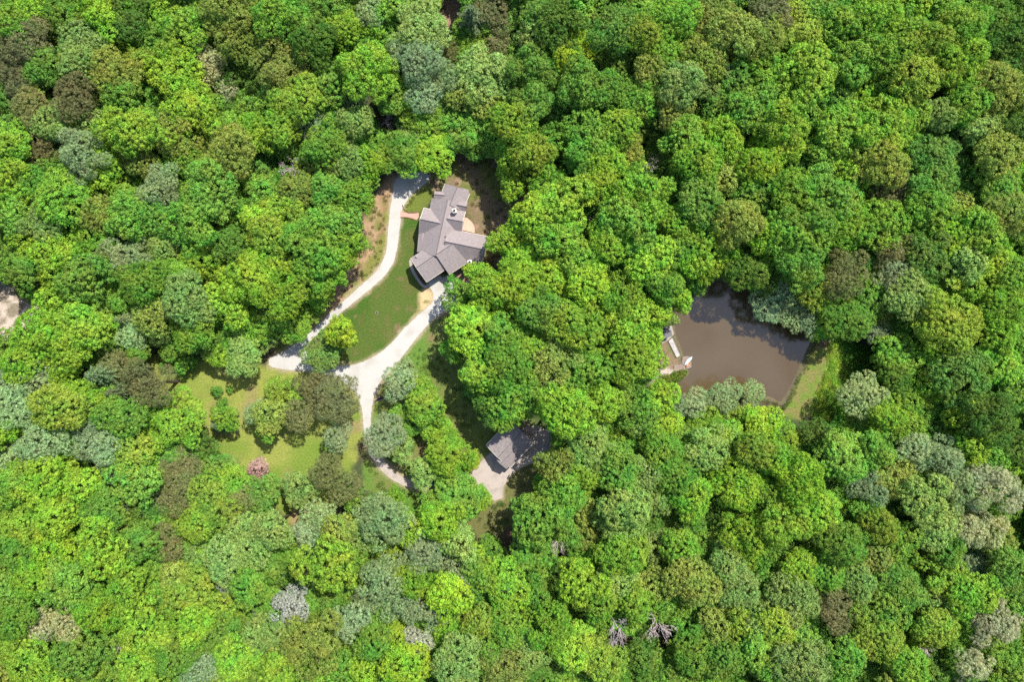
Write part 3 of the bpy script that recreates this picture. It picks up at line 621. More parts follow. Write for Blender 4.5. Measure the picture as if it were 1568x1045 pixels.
def conifer(name, r, h, seed):
    rng = np.random.default_rng(seed); P_, N_ = [], []
    z = h * .98; lv = 0
    while z > h * .16:
        L__ = r * (1 - (z / h)) ** .75 * (.9 + .2 * rng.random()) + .25; nb = 7 + (lv % 3)
        for b_ in range(nb):
            a = b_ * 6.283 / nb + lv * .7 + rng.normal() * .15; Lb = L__ * (.75 + .45 * rng.random()); n = int(16 * Lb) + 6; t = rng.random(n) ** .8; sp = rng.normal(size=n) * .28 * (1.05 - t) * Lb * .55
            x = t * Lb * math.cos(a) - sp * math.sin(a); y = t * Lb * math.sin(a) + sp * math.cos(a); zz = z - .22 * Lb * t ** 1.4 + rng.normal(size=n) * .10
            P_.append(np.stack([x, y, zz], 1)); N_.append(unit(np.array([math.cos(a) * .3, math.sin(a) * .3, 1.0]) + rng.normal(size=(n, 3)) * .35))
        z -= h * .042; lv += 1
    P_ = np.concatenate(P_); N_ = np.concatenate(N_); V = quads(P_, N_, .42, .32, rng); return np_mesh(name, V, 4, {'var': np.repeat(rng.random(len(P_)), 4)})

def bare(name, r, h, seed):
    rnd = random.Random(seed); mb = MB()
    def grow(p, d, L__, rad, lev):
        q = p + d * L__ * .5 + Vector((rnd.uniform(-.1, .1), rnd.uniform(-.1, .1), 0)) * L__; e = q + (d + Vector((rnd.uniform(-.25, .25), rnd.uniform(-.25, .25), rnd.uniform(-.1, .2)))).normalized() * L__ * .5
        mb.tube([p, q, e], [rad, rad * .8, rad * .6], 5 if lev < 2 else 3)
        if lev >= 4: return
        for _ in range(3 if lev else 6):
            a = rnd.uniform(0, 6.283); s_ = .65 if lev else .95
            nd = (d * .75 + Vector((math.cos(a), math.sin(a), rnd.uniform(-.1, .5))) * s_).normalized(); grow(p.lerp(e, rnd.uniform(.55, 1)) if lev else e, nd, L__ * rnd.uniform(.55, .8), rad * .58, lev + 1)
    mb.tube([(0, 0, -.5), (0, 0, h * .3)], [.3, .24], 7)
    grow(Vector((0, 0, h * .3)), Vector((0, 0, 1)), r * .55, .22, 0)
    return mb.mesh(name)

PROTO = {}
def add_proto(key, r, h, style, seed):
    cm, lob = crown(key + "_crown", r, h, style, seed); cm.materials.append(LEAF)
    tm = trunk_mesh(key + "_trunk", r, h, lob, seed); tm.materials.append(BARK); PROTO.setdefault(style, []).append((r, h, cm, tm))
sd_ = 10
for style in ('lobed', 'mixed', 'fine'):
    for r, h, n in ((8.2, 20, 4), (6.0, 17.5, 4), (4.0, 12.5, 3), (2.3, 5.2, 2)):
        for i in range(n): sd_ += 1; add_proto(style + str(sd_), r, h, style, sd_)
for i in range(3):
    cm = conifer("needles", 4.2, 15, 60 + i); cm.materials.append(LEAF); mb = MB(); mb.tube([(0, 0, -.5), (0, 0, 7), (0, 0, 14.6)], [.28, .18, .03], 7); tm = mb.mesh("conifer_trunk"); tm.materials.append(BARK); PROTO.setdefault('conifer', []).append((4.2, 15, cm, tm))
for i in range(4):
    bmesh_ = bare("bare_branches", 5.0, 13, 80 + i); bmesh_.materials.append(DEADWOOD); PROTO.setdefault('bare', []).append((5.0, 13, bmesh_, None))

# ------------------------------------------------------------------ the trees seen in the photograph: x, y, radius, kind
TREES = """20,476,19,x;38,492,17,x;20,32,28,g;57,25,26,y;95,22,30,g;140,12,28,y;165,38,24,y;190,35,28,d;125,60,38,p;40,60,34,b;8,86,18,g;188,68,13,y;236,38,14,w;225,55,22,g;275,50,30,m;250,15,20,y;60,95,30,g;25,115,30,b;68,132,22,m;130,100,26,p;170,112,36,o;215,95,22,l;272,110,36,y;318,92,26,t;346,132,20,t;110,152,38,b;45,165,30,b;185,145,26,g;200,195,42,y;290,165,46,y;80,195,26,p;145,200,24,p;120,235,38,s;55,225,30,b;15,220,28,y;265,210,28,o;310,215,20,o;165,255,24,y;210,245,26,o;280,245,28,g;350,20,44,o;380,60,32,o;345,110,22,d;385,170,22,g;385,200,26,y;355,230,34,o;28,262,28,g;322,255,26,o
425,15,34,g;458,38,28,g;412,62,22,o;500,15,30,g;535,22,20,g;568,20,22,s;604,12,22,g;645,45,46,p;525,48,26,y;570,50,16,y;583,68,16,s;480,65,32,d;510,86,16,g;430,108,42,o;470,95,20,o;455,150,36,l;505,130,30,g;560,110,42,m;596,128,20,y;608,78,20,g;640,95,34,s;600,150,26,g;680,82,20,b;722,18,34,c;757,20,24,b;765,70,18,b;675,120,26,s;650,148,26,s;615,156,14,s;735,118,34,p;775,112,26,p;705,150,22,o;745,155,24,o;540,160,18,s;545,185,26,p;590,182,20,x;655,180,32,m;635,212,34,p;662,235,28,y;625,245,26,g;480,190,22,s;430,195,26,m;405,205,22,y;500,225,30,g;530,245,30,p;565,252,18,y;590,225,24,p;430,245,22,x;475,262,20,o;705,205,20,o;735,200,24,g;780,188,30,y;785,225,24,m;782,256,18,y;797,160,22,d
830,25,28,e;815,70,22,p;852,38,30,d;880,15,24,g;820,100,38,e;883,80,28,Y;890,40,14,o;940,45,38,e;935,72,14,p;985,50,30,l;1030,25,30,m;1050,45,16,y;1085,30,30,o;1120,48,30,o;1170,55,32,o;1182,14,30,b;1010,80,30,m;985,98,20,p;1075,85,30,o;955,85,12,o;940,102,24,d;995,112,26,o;1102,92,20,o;890,130,34,g;925,142,26,g;960,152,26,g;990,152,30,m;1045,125,30,p;1080,140,24,p;1035,175,30,o;1110,172,28,g;1132,130,28,g;1180,122,38,m;1150,168,34,g;1130,200,18,p;1180,215,34,y;815,155,30,g;850,178,22,e;840,170,10,t;890,162,16,p;895,205,34,g;815,230,32,l;850,212,22,g;950,190,28,m;955,222,28,o;900,245,30,g;1050,205,30,g;1110,215,30,y;1000,242,16,x;1070,248,34,y;1120,255,24,o;1160,255,28,y;930,262,26,y
1225,45,40,l;1210,10,24,b;1260,20,28,g;1290,42,30,m;1350,18,34,y;1390,20,24,y;1335,48,20,g;1365,50,18,g;1310,95,32,g;1265,90,24,g;1355,85,34,m;1400,60,30,g;1440,65,42,l;1470,90,34,y;1480,35,34,g;1422,20,24,g;1525,30,28,d;1555,60,40,d;1560,18,24,d;1545,98,34,d;1235,115,36,y;1225,150,24,g;1275,145,30,g;1310,140,26,y;1345,125,18,p;1370,125,18,p;1400,120,36,l;1440,112,20,y;1470,130,26,g;1520,135,36,o;1480,160,30,m;1355,155,24,g;1395,170,30,m;1430,180,26,p;1350,187,36,y;1285,190,36,m;1195,188,34,y;1230,190,24,g;1195,228,26,y;1380,215,26,y;1430,240,42,e;1465,215,20,p;1490,195,26,p;1512,170,26,o;1530,235,36,o;1560,142,26,d;1270,235,40,g;1345,250,36,o;1562,200,28,d;1302,262,30,y;1562,250,26,y
10,290,30,y;45,285,26,g;20,330,28,g;90,300,36,m;65,335,28,p;125,275,16,c;160,270,24,y;190,280,12,o;195,303,20,g;245,285,28,s;150,330,30,o;195,335,32,g;235,335,28,g;320,300,44,g;290,340,34,g;350,345,18,l;350,370,26,d;395,335,24,y;50,365,22,y;80,385,40,y;30,415,26,g;145,370,32,m;190,395,40,s;250,375,26,p;305,400,28,y;335,420,22,o;385,420,44,y;130,425,34,g;95,435,24,y;220,430,36,g;270,425,28,m;38,434,20,b;76,466,25,y;110,480,22,g;340,465,30,y;285,460,34,p;230,480,28,o;290,500,34,m;180,490,20,c;130,500,32,y;50,515,30,y;200,514,22,s;100,522,30,y;12,528,20,g;395,465,30,g;240,508,20,p
400,290,24,g;432,275,18,g;455,295,30,o;500,290,28,g;545,298,26,m;420,330,28,y;410,360,30,l;470,350,34,g;520,345,30,g;530,372,22,y;480,390,34,g;523,393,20,y;505,412,20,y;412,400,22,p;472,425,32,m;430,445,34,y;490,447,22,m;480,472,18,g;450,500,26,m;405,518,20,p;520,510,21,Y;496,537,31,p;785,285,18,y;802,350,28,y;775,368,22,y;800,408,26,y;748,445,29,y;706,459,23,g;735,420,18,y;790,440,30,y;720,505,34,y;770,510,26,g;795,500,24,y;760,470,26,y
835,275,30,m;860,320,36,y;820,335,30,y;930,275,34,y;980,300,40,m;960,340,36,g;915,325,16,x;1035,290,24,g;1070,300,34,g;1105,275,24,o;1150,290,34,g;1030,340,26,m;935,368,32,m;990,400,36,y;1080,370,36,y;1110,380,18,y;1085,405,28,y;1040,385,30,g;1130,340,32,o;1175,365,28,y;885,395,30,m;850,365,30,m;810,388,26,y;845,430,32,y;810,428,20,y;900,430,30,y;955,448,30,y;930,480,28,y;830,475,32,g;880,500,36,y;1020,435,28,g;1043,460,15,y;1003,482,22,y;960,500,34,y;1020,486,13,p;1148,415,30,d;1180,460,34,s;1170,430,26,d;1213,482,26,s;820,522,28,y;995,515,18,y;1068,436,12,s
1215,295,34,m;1180,270,24,g;1275,300,36,g;1240,345,30,g;1290,340,34,m;1340,278,18,o;1375,288,34,b;1430,270,32,e;1345,345,34,y;1395,340,20,o;1365,380,26,b;1420,320,32,m;1460,325,24,o;1482,300,18,e;1530,278,34,g;1550,330,36,o;1500,350,36,m;1450,370,30,y;1520,395,30,y;1425,395,30,e;1215,365,34,g;1230,400,38,e;1250,442,28,l;1288,390,18,l;1295,420,30,b;1335,425,16,y;1320,460,32,g;1300,490,32,g;1372,415,32,s;1392,450,36,p;1475,400,24,p;1480,445,24,y;1450,492,50,l;1352,485,14,o;1345,507,18,s;1262,500,22,m;1548,420,30,g;1535,470,28,y;1525,510,26,y;1240,493,18,s;1562,510,22,g
40,545,34,m;105,530,32,y;140,575,32,c;168,602,24,c;180,560,22,b;225,590,38,b;210,543,14,g;95,567,22,y;25,580,30,s;58,580,24,s;25,622,32,s;85,625,36,l;102,594,20,y;145,615,24,y;185,640,32,g;12,657,24,y;270,645,42,m;305,682,24,d;140,662,34,s;162,682,28,s;60,680,34,s;18,702,20,s;192,690,32,l;225,672,20,y;120,700,16,s;165,722,20,s;235,710,26,y;205,732,34,g;280,715,32,b;275,750,28,b;248,772,24,b;345,720,22,e;357,738,26,m;397,716,15,k;385,748,14,e;365,772,28,b;325,775,34,l;215,765,16,s;110,725,24,y;60,735,34,y;95,757,34,m;20,745,30,m;150,765,28,g;142,740,24,y;348,642,17,m;328,652,19,c;392,632,17,s;341,620,8,g;333,600,6,g;352,598,4,g;284,556,12,g;372,545,30,p;335,540,20,y;265,530,20,g;249,562,5,g
435,603,24,l;414,640,25,o;408,660,14,m;460,632,24,b;478,596,22,b;520,610,36,b;515,670,20,s;615,585,24,s;643,592,18,m;622,560,12,s;650,622,28,m;625,642,24,g;590,664,32,s;610,682,22,p;672,662,28,y;685,695,30,y;650,720,21,p;720,708,13,Y;690,733,24,g;705,762,32,g;678,775,24,g;738,765,14,y;500,720,26,b;530,745,24,b;460,750,25,p;410,752,20,e;574,784,27,s;604,768,15,y;690,535,16,g;725,525,14,l;775,560,40,g;737,572,26,m;780,605,32,g;750,620,24,d;772,636,24,m;770,532,26,m
810,545,24,g;850,560,32,o;872,588,20,g;915,570,30,m;960,545,30,y;985,552,26,y;815,610,26,g;860,630,36,m;903,635,30,g;925,618,26,y;975,630,30,g;978,655,16,p;1015,607,22,y;1020,650,28,y;1060,620,24,s;1108,608,26,s;1153,603,18,s;1080,650,24,y;1120,645,22,l;1166,650,28,y;1140,642,16,y;905,690,36,p;850,712,24,o;860,760,34,g;895,730,30,m;1010,690,30,m;950,720,32,g;988,727,28,p;1040,730,28,g;1085,690,30,p;1130,680,20,g;1155,690,26,l;1190,703,26,m;1130,740,40,y;960,775,34,p;1000,765,30,p;1060,765,30,m;1182,760,26,m
1193,670,30,y;1250,668,26,d;1292,654,22,m;1320,610,32,s;1395,620,26,m;1365,640,26,y;1400,650,24,m;1430,625,17,y;1475,630,22,y;1520,640,38,d;1490,680,24,y;1402,690,24,s;1450,710,38,s;1525,745,40,t;1478,748,38,s;1345,690,28,g;1305,722,14,x;1330,745,28,s;1370,725,30,o;1290,700,34,g;1225,735,38,y;1248,778,30,y;1285,755,18,g;1420,770,34,p;1530,700,22,g;1380,550,38,g;1430,545,20,y;1425,590,24,y;1465,570,36,e;1530,555,34,m;1375,583,28,d;1555,600,28,g;1562,690,24,d;1335,785,22,g
40,800,40,l;95,790,26,y;155,795,30,g;190,800,18,o;215,830,28,g;255,830,27,b;275,860,15,b;300,800,30,l;305,845,22,p;305,872,9,w;336,840,14,b;75,845,40,y;155,845,32,y;185,820,16,y;100,895,40,g;52,890,28,y;15,850,30,g;20,905,30,g;150,935,34,y;190,895,30,m;235,882,24,m;215,925,24,o;103,945,30,t;60,962,22,t;270,882,22,o;290,907,34,l;350,865,34,p;385,825,34,p;355,900,17,w;343,930,22,l;225,970,42,y;295,955,30,y;358,963,9,w;335,972,30,g;125,1000,34,g;40,1005,36,m;172,1005,16,x;270,1002,34,g;215,1032,34,y;305,1022,28,s;360,1010,30,y;396,935,16,w;393,980,22,p;337,1038,24,o;15,1032,24,o;20,955,28,g;382,905,26,g;85,1035,24,y
413,812,28,p;487,790,24,s;470,822,20,s;520,815,24,o;592,802,34,s;560,820,26,p;630,812,24,y;670,800,28,y;650,842,34,s;700,830,24,p;722,850,20,y;420,882,16,b;446,880,16,s;500,865,34,y;532,860,24,g;602,850,24,l;585,890,30,s;565,915,20,s;610,925,24,s;640,930,26,s;627,890,26,y;685,915,32,y;705,885,28,s;737,880,30,g;770,890,36,m;735,955,28,l;670,950,18,s;445,930,26,w;500,910,16,w;540,950,24,s;568,960,16,s;480,985,44,o;440,1000,26,o;417,970,26,p;570,990,26,g;605,972,18,y;640,985,20,w;685,970,20,y;620,1020,34,y;700,1015,36,p;742,1000,28,g;780,960,30,m;778,1017,34,o;430,1030,30,y;520,1030,24,g;555,1025,20,y
825,800,34,g;812,845,26,g;892,788,18,o;892,825,18,o;857,845,16,x;950,800,36,p;955,845,34,m;940,895,30,p;890,895,30,y;920,932,26,m;1010,840,24,p;1050,845,28,m;1000,900,24,o;975,927,26,m;1060,890,34,o;1115,860,30,p;1150,820,38,y;1130,900,36,p;1095,955,24,o;1135,960,24,l;1166,960,24,p;1020,972,31,x;950,985,30,x;845,960,30,m;870,990,34,y;815,1000,28,p;920,1012,34,l;1065,1000,34,g;1110,1015,30,g;1160,1000,30,g;985,1008,24,d;1190,925,24,y;822,912,22,g;1010,935,20,g;900,957,16,o
1210,800,38,y;1290,830,34,g;1350,810,28,l;1375,832,34,g;1440,800,34,p;1460,842,26,g;1500,812,38,t;1532,832,28,o;1490,862,20,s;1450,880,30,l;1340,860,30,o;1230,870,28,y;1193,872,24,g;1210,915,34,p;1265,880,30,g;1365,900,30,e;1402,915,20,e;1322,900,26,p;1350,940,34,g;1280,940,38,b;1490,910,34,m;1545,875,34,e;1525,960,40,t;1435,960,28,l;1400,978,16,y;1345,985,36,l;1440,1002,22,x;1405,1028,20,x;1195,962,28,l;1230,1020,36,p;1188,1022,28,g;1490,1020,26,t;1542,1022,34,m;1466,1012,20,g;1290,1012,28,g;1556,935,24,g;1550,790,22,g;1440,930,20,p;1380,1015,28,m"""
COLR = {'Y': (.30, .43, .03), 'y': (.208, .372, .030), 'm': (.168, .332, .032), 'g': (.132, .285, .036), 'e': (.122, .255, .042), 'd': (.082, .172, .025),
        'p': (.215, .330, .080), 'l': (.215, .325, .036), 'o': (.218, .280, .052), 't': (.37, .38, .19), 's': (.245, .340, .150), 'w': (.42, .43, .34), 'b': (.168, .172, .066), 'c': (.140, .195, .090), 'k': (.36, .235, .19), 'x': (.3, .3, .3)}
MEAN_GREEN = (.172, .300, .032)
STYLE = {'Y': 'fine', 'y': 'lobed', 'm': 'lobed', 'g': 'lobed', 'e': 'mixed', 'd': 'mixed', 'p': 'mixed', 'l': 'mixed', 'o': 'mixed', 't': 'fine', 's': 'fine', 'w': 'fine', 'b': 'fine', 'k': 'fine', 'c': 'conifer', 'x': 'bare'}
WORD = {'Y': 'chartreuse', 'y': 'bright lime green', 'm': 'fresh green', 'g': 'mid green', 'e': 'bluish green', 'd': 'dark green', 'p': 'pale green', 'l': 'yellowish olive', 'o': 'olive gold', 't': 'cream tan', 's': 'silvery grey-green', 'w': 'whitish', 'b': 'bronze brown', 'c': 'grey-green spiky', 'k': 'pink flowering', 'x': 'bare leafless'}
KIND = {'s': 'silver_leaved_tree', 't': 'blossoming_tree', 'w': 'blossoming_tree', 'k': 'blossoming_tree', 'b': 'bronze_leaved_tree', 'c': 'conifer', 'x': 'bare_tree'}
GROUP = {'broadleaf_tree': 'broadleaf trees of the wood and clearing', 'silver_leaved_tree': 'silver-leaved trees of the wood', 'blossoming_tree': 'trees in pale or pink blossom', 'bronze_leaved_tree': 'bronze-leaved trees', 'conifer': 'conifers near the meadow', 'bare_tree': 'leafless dead trees', 'shrub': 'small shrubs on the grass'}
LM = [("the pond", 1140, 525), ("the main house", 683, 355), ("the detached garage", 780, 690), ("the driveway fork", 565, 575), ("the left sandy spot", 15, 475), ("the upper left corner", 0, 0), ("the upper right corner", 1568, 0), ("the lower left corner", 0, 1045), ("the lower right corner", 1568, 1045),
      ("the top edge's middle", 784, 0), ("the bottom edge's middle", 784, 1045), ("the right edge's middle", 1568, 522), ("the top drive's bare tree", 430, 245), ("the dead tree pair", 985, 977), ("the pink tree", 397, 716), ("the grassy dam", 1240, 585), ("the upper bronze tree", 1375, 288)]
ORD = "nearest,second nearest,third nearest,fourth nearest,fifth nearest,sixth nearest,seventh nearest,eighth nearest,ninth nearest,tenth nearest,eleventh nearest,twelfth nearest,thirteenth nearest,fourteenth nearest,fifteenth nearest".split(',')
trees = []
for blk in TREES.replace('\n', ';').split(';'):
    x, y, r, c = blk.split(','); trees.append([float(x), float(y), float(r), c])
def size_word(r): return "tiny " if r < 9 else "small " if r < 19 else "large " if r >= 37 else ""
# labels: colour + side of the nearest landmark + rank of distance among trees of that colour there
keyed = {}
for t in trees:
    x, y, r, c = t; j = min(range(len(LM)), key=lambda i: (LM[i][1] - x) ** 2 + (LM[i][2] - y) ** 2); dx, dy = x - LM[j][1], y - LM[j][2]
    if 'corner' in LM[j][0]: side = "out from"
    elif 'edge' in LM[j][0]: side = ("left" if dx < 0 else "right") if 'top' in LM[j][0] or 'bottom' in LM[j][0] else ("above" if dy < 0 else "below")
    else: side = ("above" if dy < 0 else "below") if abs(dy) > abs(dx) else ("left" if dx < 0 else "right")
    t += [j, side, math.hypot(dx, dy)]; keyed.setdefault((c, j, side), []).append(t)
for (c, j, side), L__ in keyed.items():
    L__.sort(key=lambda t: t[6])
    for k, t in enumerate(L__):
        x, y, r = t[:3]; nm = "shrub" if r < 13 and c not in 'xk' else "tree"
        pos = {"out from": "towards", "above": "above", "below": "below", "left": "left of", "right": "right of"}[side]
        lab = f"{size_word(r)}{WORD[c]} {nm} {pos} {LM[j][0]}"
        if len(L__) > 1: lab += f", {ORD[k]} of that colour"
        else: lab += ", the only one of its colour there"
        if len(lab.replace('-', ' ').replace("'", ' ').split()) > 16: lab = lab.replace(' of that colour', '').replace(' of its colour', '')
        t.append(lab)

HF = [(395,465,515,565,.5), (580,170,690,268,.5), (560,640,700,720,.5), (1240,440,1330,520,.8), (840,600,880,730,1.25), (640,700,760,790,.62), (1020,590,1300,680,.6), (1150,430,1236,500,.55), (1100,330,1240,430,1.15), (690,170,760,230,.7), (761,170,835,310,1.1), (230,520,560,780,.72), (1355,520,1420,600,1.0), (575,560,660,640,.7)]
def drift(c):
    k = .16 if c in 'ymgedplo' else .06
    return tuple(a * (1 - k) + b * k for a, b in zip(COLR[c], MEAN_GREEN))
def hfac(x, y, c):
    f = {'x': 1.65, 'b': .92, 's': .97, 'k': .7}.get(c, 1.0)
    for x0, y0, x1, y1, k in HF:
        if x0 <= x <= x1 and y0 <= y <= y1: return min(f, k) if k < 1 else (k if c != 's' else .8)
    return f
def place(t, i):
    x, y, r, c = t[:4]; lab = t[7]; rnd = random.Random(i * 13 + 5); hf = hfac(x, y, c); style = STYLE[c]
    if style == 'lobed' and rnd.random() < .22: style = 'mixed'
    if x < 420 and y > 500 and style == 'lobed' and rnd.random() < .55: style = 'mixed'
    rm = r * S * (1.35 if c == 'x' else 1.06 if r > 16 else .98)
    cand = PROTO[style]; best = min(cand, key=lambda q: abs(math.log(q[0] / rm))); cand = [q for q in cand if q[0] == best[0]]; pr = rnd.choice(cand)
    s_ = rm / pr[0]; sz = s_ ** .55 * rnd.uniform(.84, 1.16) * hf if r > 12 else s_ * .9
    hh = pr[1] * sz; zcr = hh - rm * .4
    p = W(x, y, zcr); gz = ground(p.x, p.y); p = W(x, y, zcr + gz); gz = ground(p.x, p.y)
    kind = 'shrub' if (r < 13 and c not in 'xk') else KIND.get(c, 'broadleaf_tree')
    e = empty(kind, (p.x, p.y, gz), rnd.uniform(0, 6.283)); e.scale = (s_ * rnd.uniform(.94, 1.06), s_ * rnd.uniform(.94, 1.06), sz)
    tag(e, lab, 'tree' if kind != 'shrub' else 'shrub', GROUP[kind])
    v = rnd.uniform(.9, 1.1); base = drift(c)
    o = link("branches" if c == 'x' else "crown", pr[2], None, e); o.color = (base[0] * v * rnd.uniform(.93, 1.07), base[1] * v, base[2] * v * rnd.uniform(.85, 1.15), 1)
    if pr[3]: link("trunk", pr[3], None, e)
    return (p.x, p.y, rm, gz + hh)
def is_broad(t): return not ((t[2] < 13 and t[3] not in 'xk') or t[3] in KIND)
order = sorted([i for i, t in enumerate(trees) if is_broad(t)], key=lambda i: -trees[i][2]); MASS = set(order[300:])
for i, t in enumerate(trees):
    if i not in MASS: place(t, i)

# ------------------------------------------------------------------ the woodland between and beyond them: one mass
def forest_points():
    pts = []; rnd = random.Random(3)
    T_ = np.array([t[:3] for t in trees]); TK = np.array([.95 if t[3] == 'x' else .62 for t in trees])
    def ok_px(x, y, rr):
        P_ = np.array([W(x, y)[:2]])
        return all(sdist(P_, o)[0] > rr for o in OPEN)
    # low trees filling the gaps inside the frame
    for gx in range(-30, 1600, 21):
        for gy in range(-30, 1080, 21):
            x = gx + rnd.uniform(-9, 9); y = gy + rnd.uniform(-9, 9); d = np.hypot(T_[:, 0] - x, T_[:, 1] - y) - T_[:, 2] * TK
            if d.min() < 3: continue
            if not ok_px(x, y, 3.2): continue
            pts.append((x, y, rnd.uniform(16, 25), 0))
    # the wood beyond the frame
    for gx in np.arange(-560, 2130, 50):
        for gy in np.arange(-560, 1610, 50):
            x = gx + rnd.uniform(-20, 20); y = gy + rnd.uniform(-20, 20)
            if -32 < x < 1600 and -32 < y < 1077: continue
            if not ok_px(x, y, 4): continue
            pts.append((x, y, rnd.uniform(27, 40), 1))
    return pts
fp = forest_points(); vs = []; ro = []; scl = []; ix = []; tint = []; rnd = random.Random(9)
FAR = [PROTO['lobed'][4], PROTO['mixed'][5], PROTO['lobed'][8], PROTO['mixed'][8], PROTO['fine'][5], PROTO['lobed'][0], PROTO['mixed'][9], PROTO['lobed'][5], PROTO['mixed'][4]]
for x, y, r, far in fp:
    rm = r * S; k = rnd.choice([0, 1, 4, 5, 5]) if far else rnd.choice([2, 3, 2, 3]); pr = FAR[k]; s_ = rm / pr[0]; sz = s_ ** .6 * rnd.uniform(.85, 1.1) * (.74 if not far else 1)
    zc = pr[1] * sz - rm * .4; p = W(x, y, zc); g = ground(p.x, p.y); vs.append((p.x, p.y, g)); ro.append((0, 0, rnd.uniform(0, 6.28))); scl.append((s_, s_, sz)); ix.append(k)
    c = rnd.choice('ymgggmedlopp' if far else 'mggged'); b = drift(c); v = rnd.uniform(.85, 1.12); tint.append((b[0] * v, b[1] * v, b[2] * v, 1))
for i in sorted(MASS):
    x, y, r, c = trees[i][:4]; rnd2 = random.Random(i); rm = r * S * 1.06; k = rnd2.choice([2, 3, 6] if rm < 4.9 else [0, 1, 7, 8]); 
    if STYLE[c] == 'lobed': k = {6: 2, 1: 7, 8: 0}.get(k, k)
    pr = FAR[k]; s_ = rm / pr[0]; sz = s_ ** .55 * rnd2.uniform(.84, 1.16) * hfac(x, y, c); zc = pr[1] * sz - rm * .45; p = W(x, y, zc); g = ground(p.x, p.y)
    vs.append((p.x, p.y, g)); ro.append((0, 0, rnd2.uniform(0, 6.28))); scl.append((s_, s_, sz)); ix.append(k); b = drift(c); v = rnd2.uniform(.9, 1.1); tint.append((b[0] * v, b[1] * v, b[2] * v, 1))
me = bpy.data.meshes.new("woodland"); me.from_pydata(vs, [], [])
for nm, ty, key, dat in (('rot', 'FLOAT_VECTOR', 'vector', ro), ('scl', 'FLOAT_VECTOR', 'vector', scl), ('ix', 'INT', 'value', ix), ('tint', 'FLOAT_COLOR', 'color', tint)):
    a = me.attributes.new(nm, ty, 'POINT'); a.data.foreach_set(key, np.array(dat).ravel().astype(np.int32 if ty == 'INT' else np.float32))
far_col = bpy.data.collections.new("far_tree_shapes")
for k, (r, h, cm, tm) in enumerate(FAR):
    t2 = tm.copy(); t2.polygons.foreach_set("material_index", np.ones(len(t2.polygons), np.int32)); bm = bmesh.new(); bm.from_mesh(cm); bm.from_mesh(t2); m2 = bpy.data.meshes.new("far_tree"); m2.materials.append(LEAF_FAR); m2.materials.append(BARK); bm.to_mesh(m2); bm.free(); ob = bpy.data.objects.new("far_tree_%02d" % k, m2); far_col.objects.link(ob)
def scatter(name, me, coll, attr_rot='rot', attr_scl='scl', attr_ix='ix'):
    o = link(name, me); md = o.modifiers.new("scatter", 'NODES'); ng = bpy.data.node_groups.new(name + "_scatter", 'GeometryNodeTree'); md.node_group = ng
    ng.interface.new_socket("Geometry", in_out='INPUT', socket_type='NodeSocketGeometry'); ng.interface.new_socket("Geometry", in_out='OUTPUT', socket_type='NodeSocketGeometry')
    N = ng.nodes; L = ng.links; gi = N.new("NodeGroupInput"); go = N.new("NodeGroupOutput"); m2p = N.new("GeometryNodeMeshToPoints"); iop = N.new("GeometryNodeInstanceOnPoints"); ci = N.new("GeometryNodeCollectionInfo")
    ci.inputs["Collection"].default_value = coll; ci.inputs["Separate Children"].default_value = True; ci.inputs["Reset Children"].default_value = True
    def na(nm, dt): n = N.new("GeometryNodeInputNamedAttribute"); n.data_type = dt; n.inputs["Name"].default_value = nm; return n.outputs["Attribute"]
    e2r = N.new("FunctionNodeEulerToRotation"); L.new(na(attr_rot, 'FLOAT_VECTOR'), e2r.inputs[0])
    L.new(gi.outputs[0], m2p.inputs[0]); L.new(m2p.outputs[0], iop.inputs["Points"]); L.new(ci.outputs[0], iop.inputs["Instance"]); iop.inputs["Pick Instance"].default_value = True
    L.new(na(attr_ix, 'INT'), iop.inputs["Instance Index"]); L.new(e2r.outputs[0], iop.inputs["Rotation"]); L.new(na(attr_scl, 'FLOAT_VECTOR'), iop.inputs["Scale"]); L.new(iop.outputs[0], go.inputs[0])
    return o
tag(scatter("woodland", me, far_col), kind='stuff')

# ------------------------------------------------------------------ tall grass on the dam's outer slope, rank growth at the pond's edge and in the brush
def tuft(name, r, hgt, n, seed):
    rng = np.random.default_rng(seed); a = rng.random(n) * 6.283; q = r * np.sqrt(rng.random(n)); c = np.stack([q * np.cos(a), q * np.sin(a), hgt * (.15 + .85 * rng.random(n))], 1); nr = unit(rng.normal(size=(n, 3)) * .8 + [0, 0, .9])
    V = quads(c, nr, .24, .45, rng); m_ = np_mesh(name, V, 4, {'var': np.repeat(rng.random(n), 4)}); m_.materials.append(LEAF_FAR); return m_
tuft_col = bpy.data.collections.new("tuft_shapes")
for k in range(3): tuft_col.objects.link(bpy.data.objects.new("tuft_%d" % k, tuft("tuft", .7, .75, 90, 200 + k)))
def spread_in(poly, n, rnd):
    out = []; lo = poly.min(0); hi = poly.max(0)
    while len(out) < n:
        p = np.array([[rnd.uniform(lo[0], hi[0]), rnd.uniform(lo[1], hi[1])]])
        if inside(p, poly)[0]: out.append(p[0])
    return out
PAVED = [MAIN, SOUTH, PAD, PW([(640,300),(665,288),(722,285),(718,330),(730,335),(748,358),(738,412),(690,430),(650,440),(624,405),(640,330)]), PW([(735,680),(775,640),(825,650),(785,728),(740,700)])]
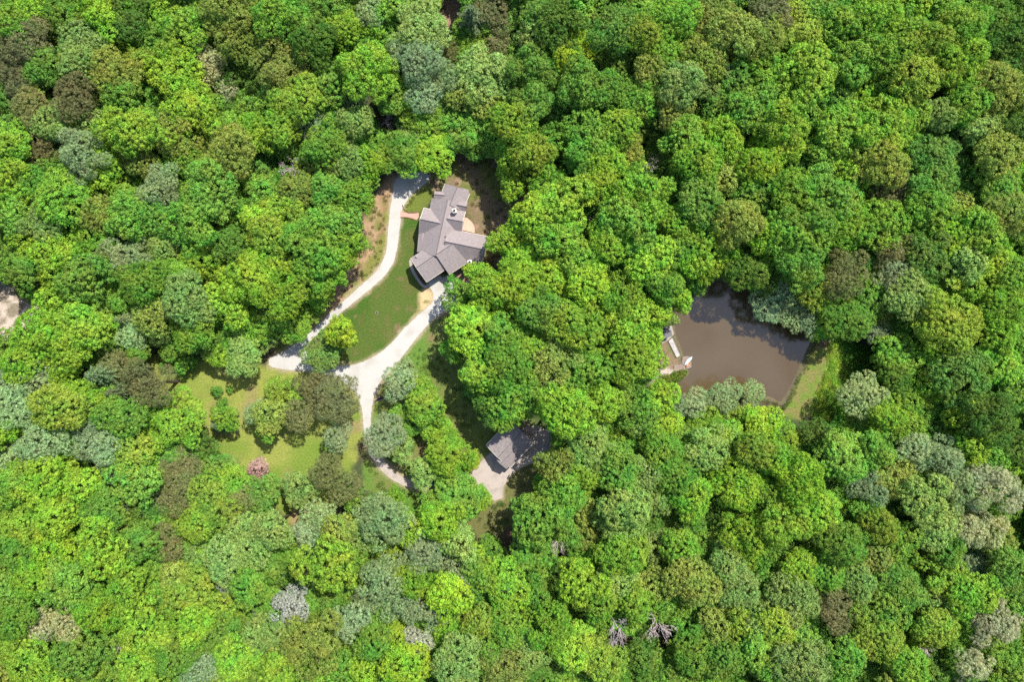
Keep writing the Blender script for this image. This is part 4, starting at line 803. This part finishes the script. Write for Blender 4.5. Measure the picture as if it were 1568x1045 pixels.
def growth(name, specs):
    vs, ro, scl, ix, tint = [], [], [], [], []
    for pts, sc0, sc1, cols in specs:
        for p in pts:
            if any(sdist(np.array([p]), q_)[0] < .7 for q_ in PAVED): continue
            vs.append((p[0], p[1], ground(p[0], p[1]) - .02)); ro.append((0, 0, rnd.uniform(0, 6.28))); s_ = rnd.uniform(sc0, sc1); scl.append((s_, s_, s_ * rnd.uniform(.7, 1.2))); ix.append(rnd.randrange(3)); c = rnd.choice(cols); v = rnd.uniform(.8, 1.2); tint.append((c[0] * v, c[1] * v, c[2] * v, 1))
    me = bpy.data.meshes.new(name); me.from_pydata(vs, [], [])
    for nm, ty, key, dat in (('rot', 'FLOAT_VECTOR', 'vector', ro), ('scl', 'FLOAT_VECTOR', 'vector', scl), ('ix', 'INT', 'value', ix), ('tint', 'FLOAT_COLOR', 'color', tint)):
        a = me.attributes.new(nm, ty, 'POINT'); a.data.foreach_set(key, np.array(dat).ravel().astype(np.int32 if ty == 'INT' else np.float32))
    tag(scatter(name, me, tuft_col), kind='stuff')
growth("tall_grass", [(spread_in(PW([(1292,520),(1345,545),(1350,600),(1300,640),(1280,650),(1298,600)]), 420, rnd), .8, 1.9, [(.12, .27, .03), (.15, .30, .04)]), (spread_in(TALLG, 420, rnd), .6, 1.2, [(.20, .40, .035), (.26, .42, .04), (.28, .36, .06)])])
edge = []
for i in range(len(POND)):
    a, b = POND[i], POND[(i + 1) % len(POND)]; n_ = int(np.hypot(*(b - a)) / .7)
    for k in range(n_):
        p = a + (b - a) * k / n_; q = p + (p - cen) / np.hypot(*(p - cen)) * rnd.uniform(.1, 1.3)
        px, py = q[0] / S + 784, 522.5 - q[1] / S
        if 1018 < px < 1062 and 490 < py < 575: continue
        edge.append(q)
spit = PW([(1000,592),(1012,574),(1034,572),(1050,567),(1050,574),(1038,582),(1024,594),(1010,602)])
growth("bank_growth", [(edge, .5, 1.1, [(.13, .20, .035), (.17, .18, .06), (.10, .14, .03)]), (spread_in(spit, 90, rnd), .7, 1.3, [(.15, .25, .03), (.20, .24, .04)])])
growth("brush_growth", [(spread_in(BRUSH, 150, rnd), .25, .8, [(.15, .14, .05), (.12, .16, .035), (.26, .19, .11)]), (spread_in(MOSS, 22, rnd), .4, 1.0, [(.13, .19, .03), (.20, .22, .03)]), (spread_in(EAST, 150, rnd), .3, .9, [(.09, .12, .03), (.15, .17, .04), (.22, .17, .09)]), (spread_in(SOUTHY, 420, rnd), .3, 1.3, [(.10, .20, .03), (.15, .24, .035), (.12, .17, .04)])])
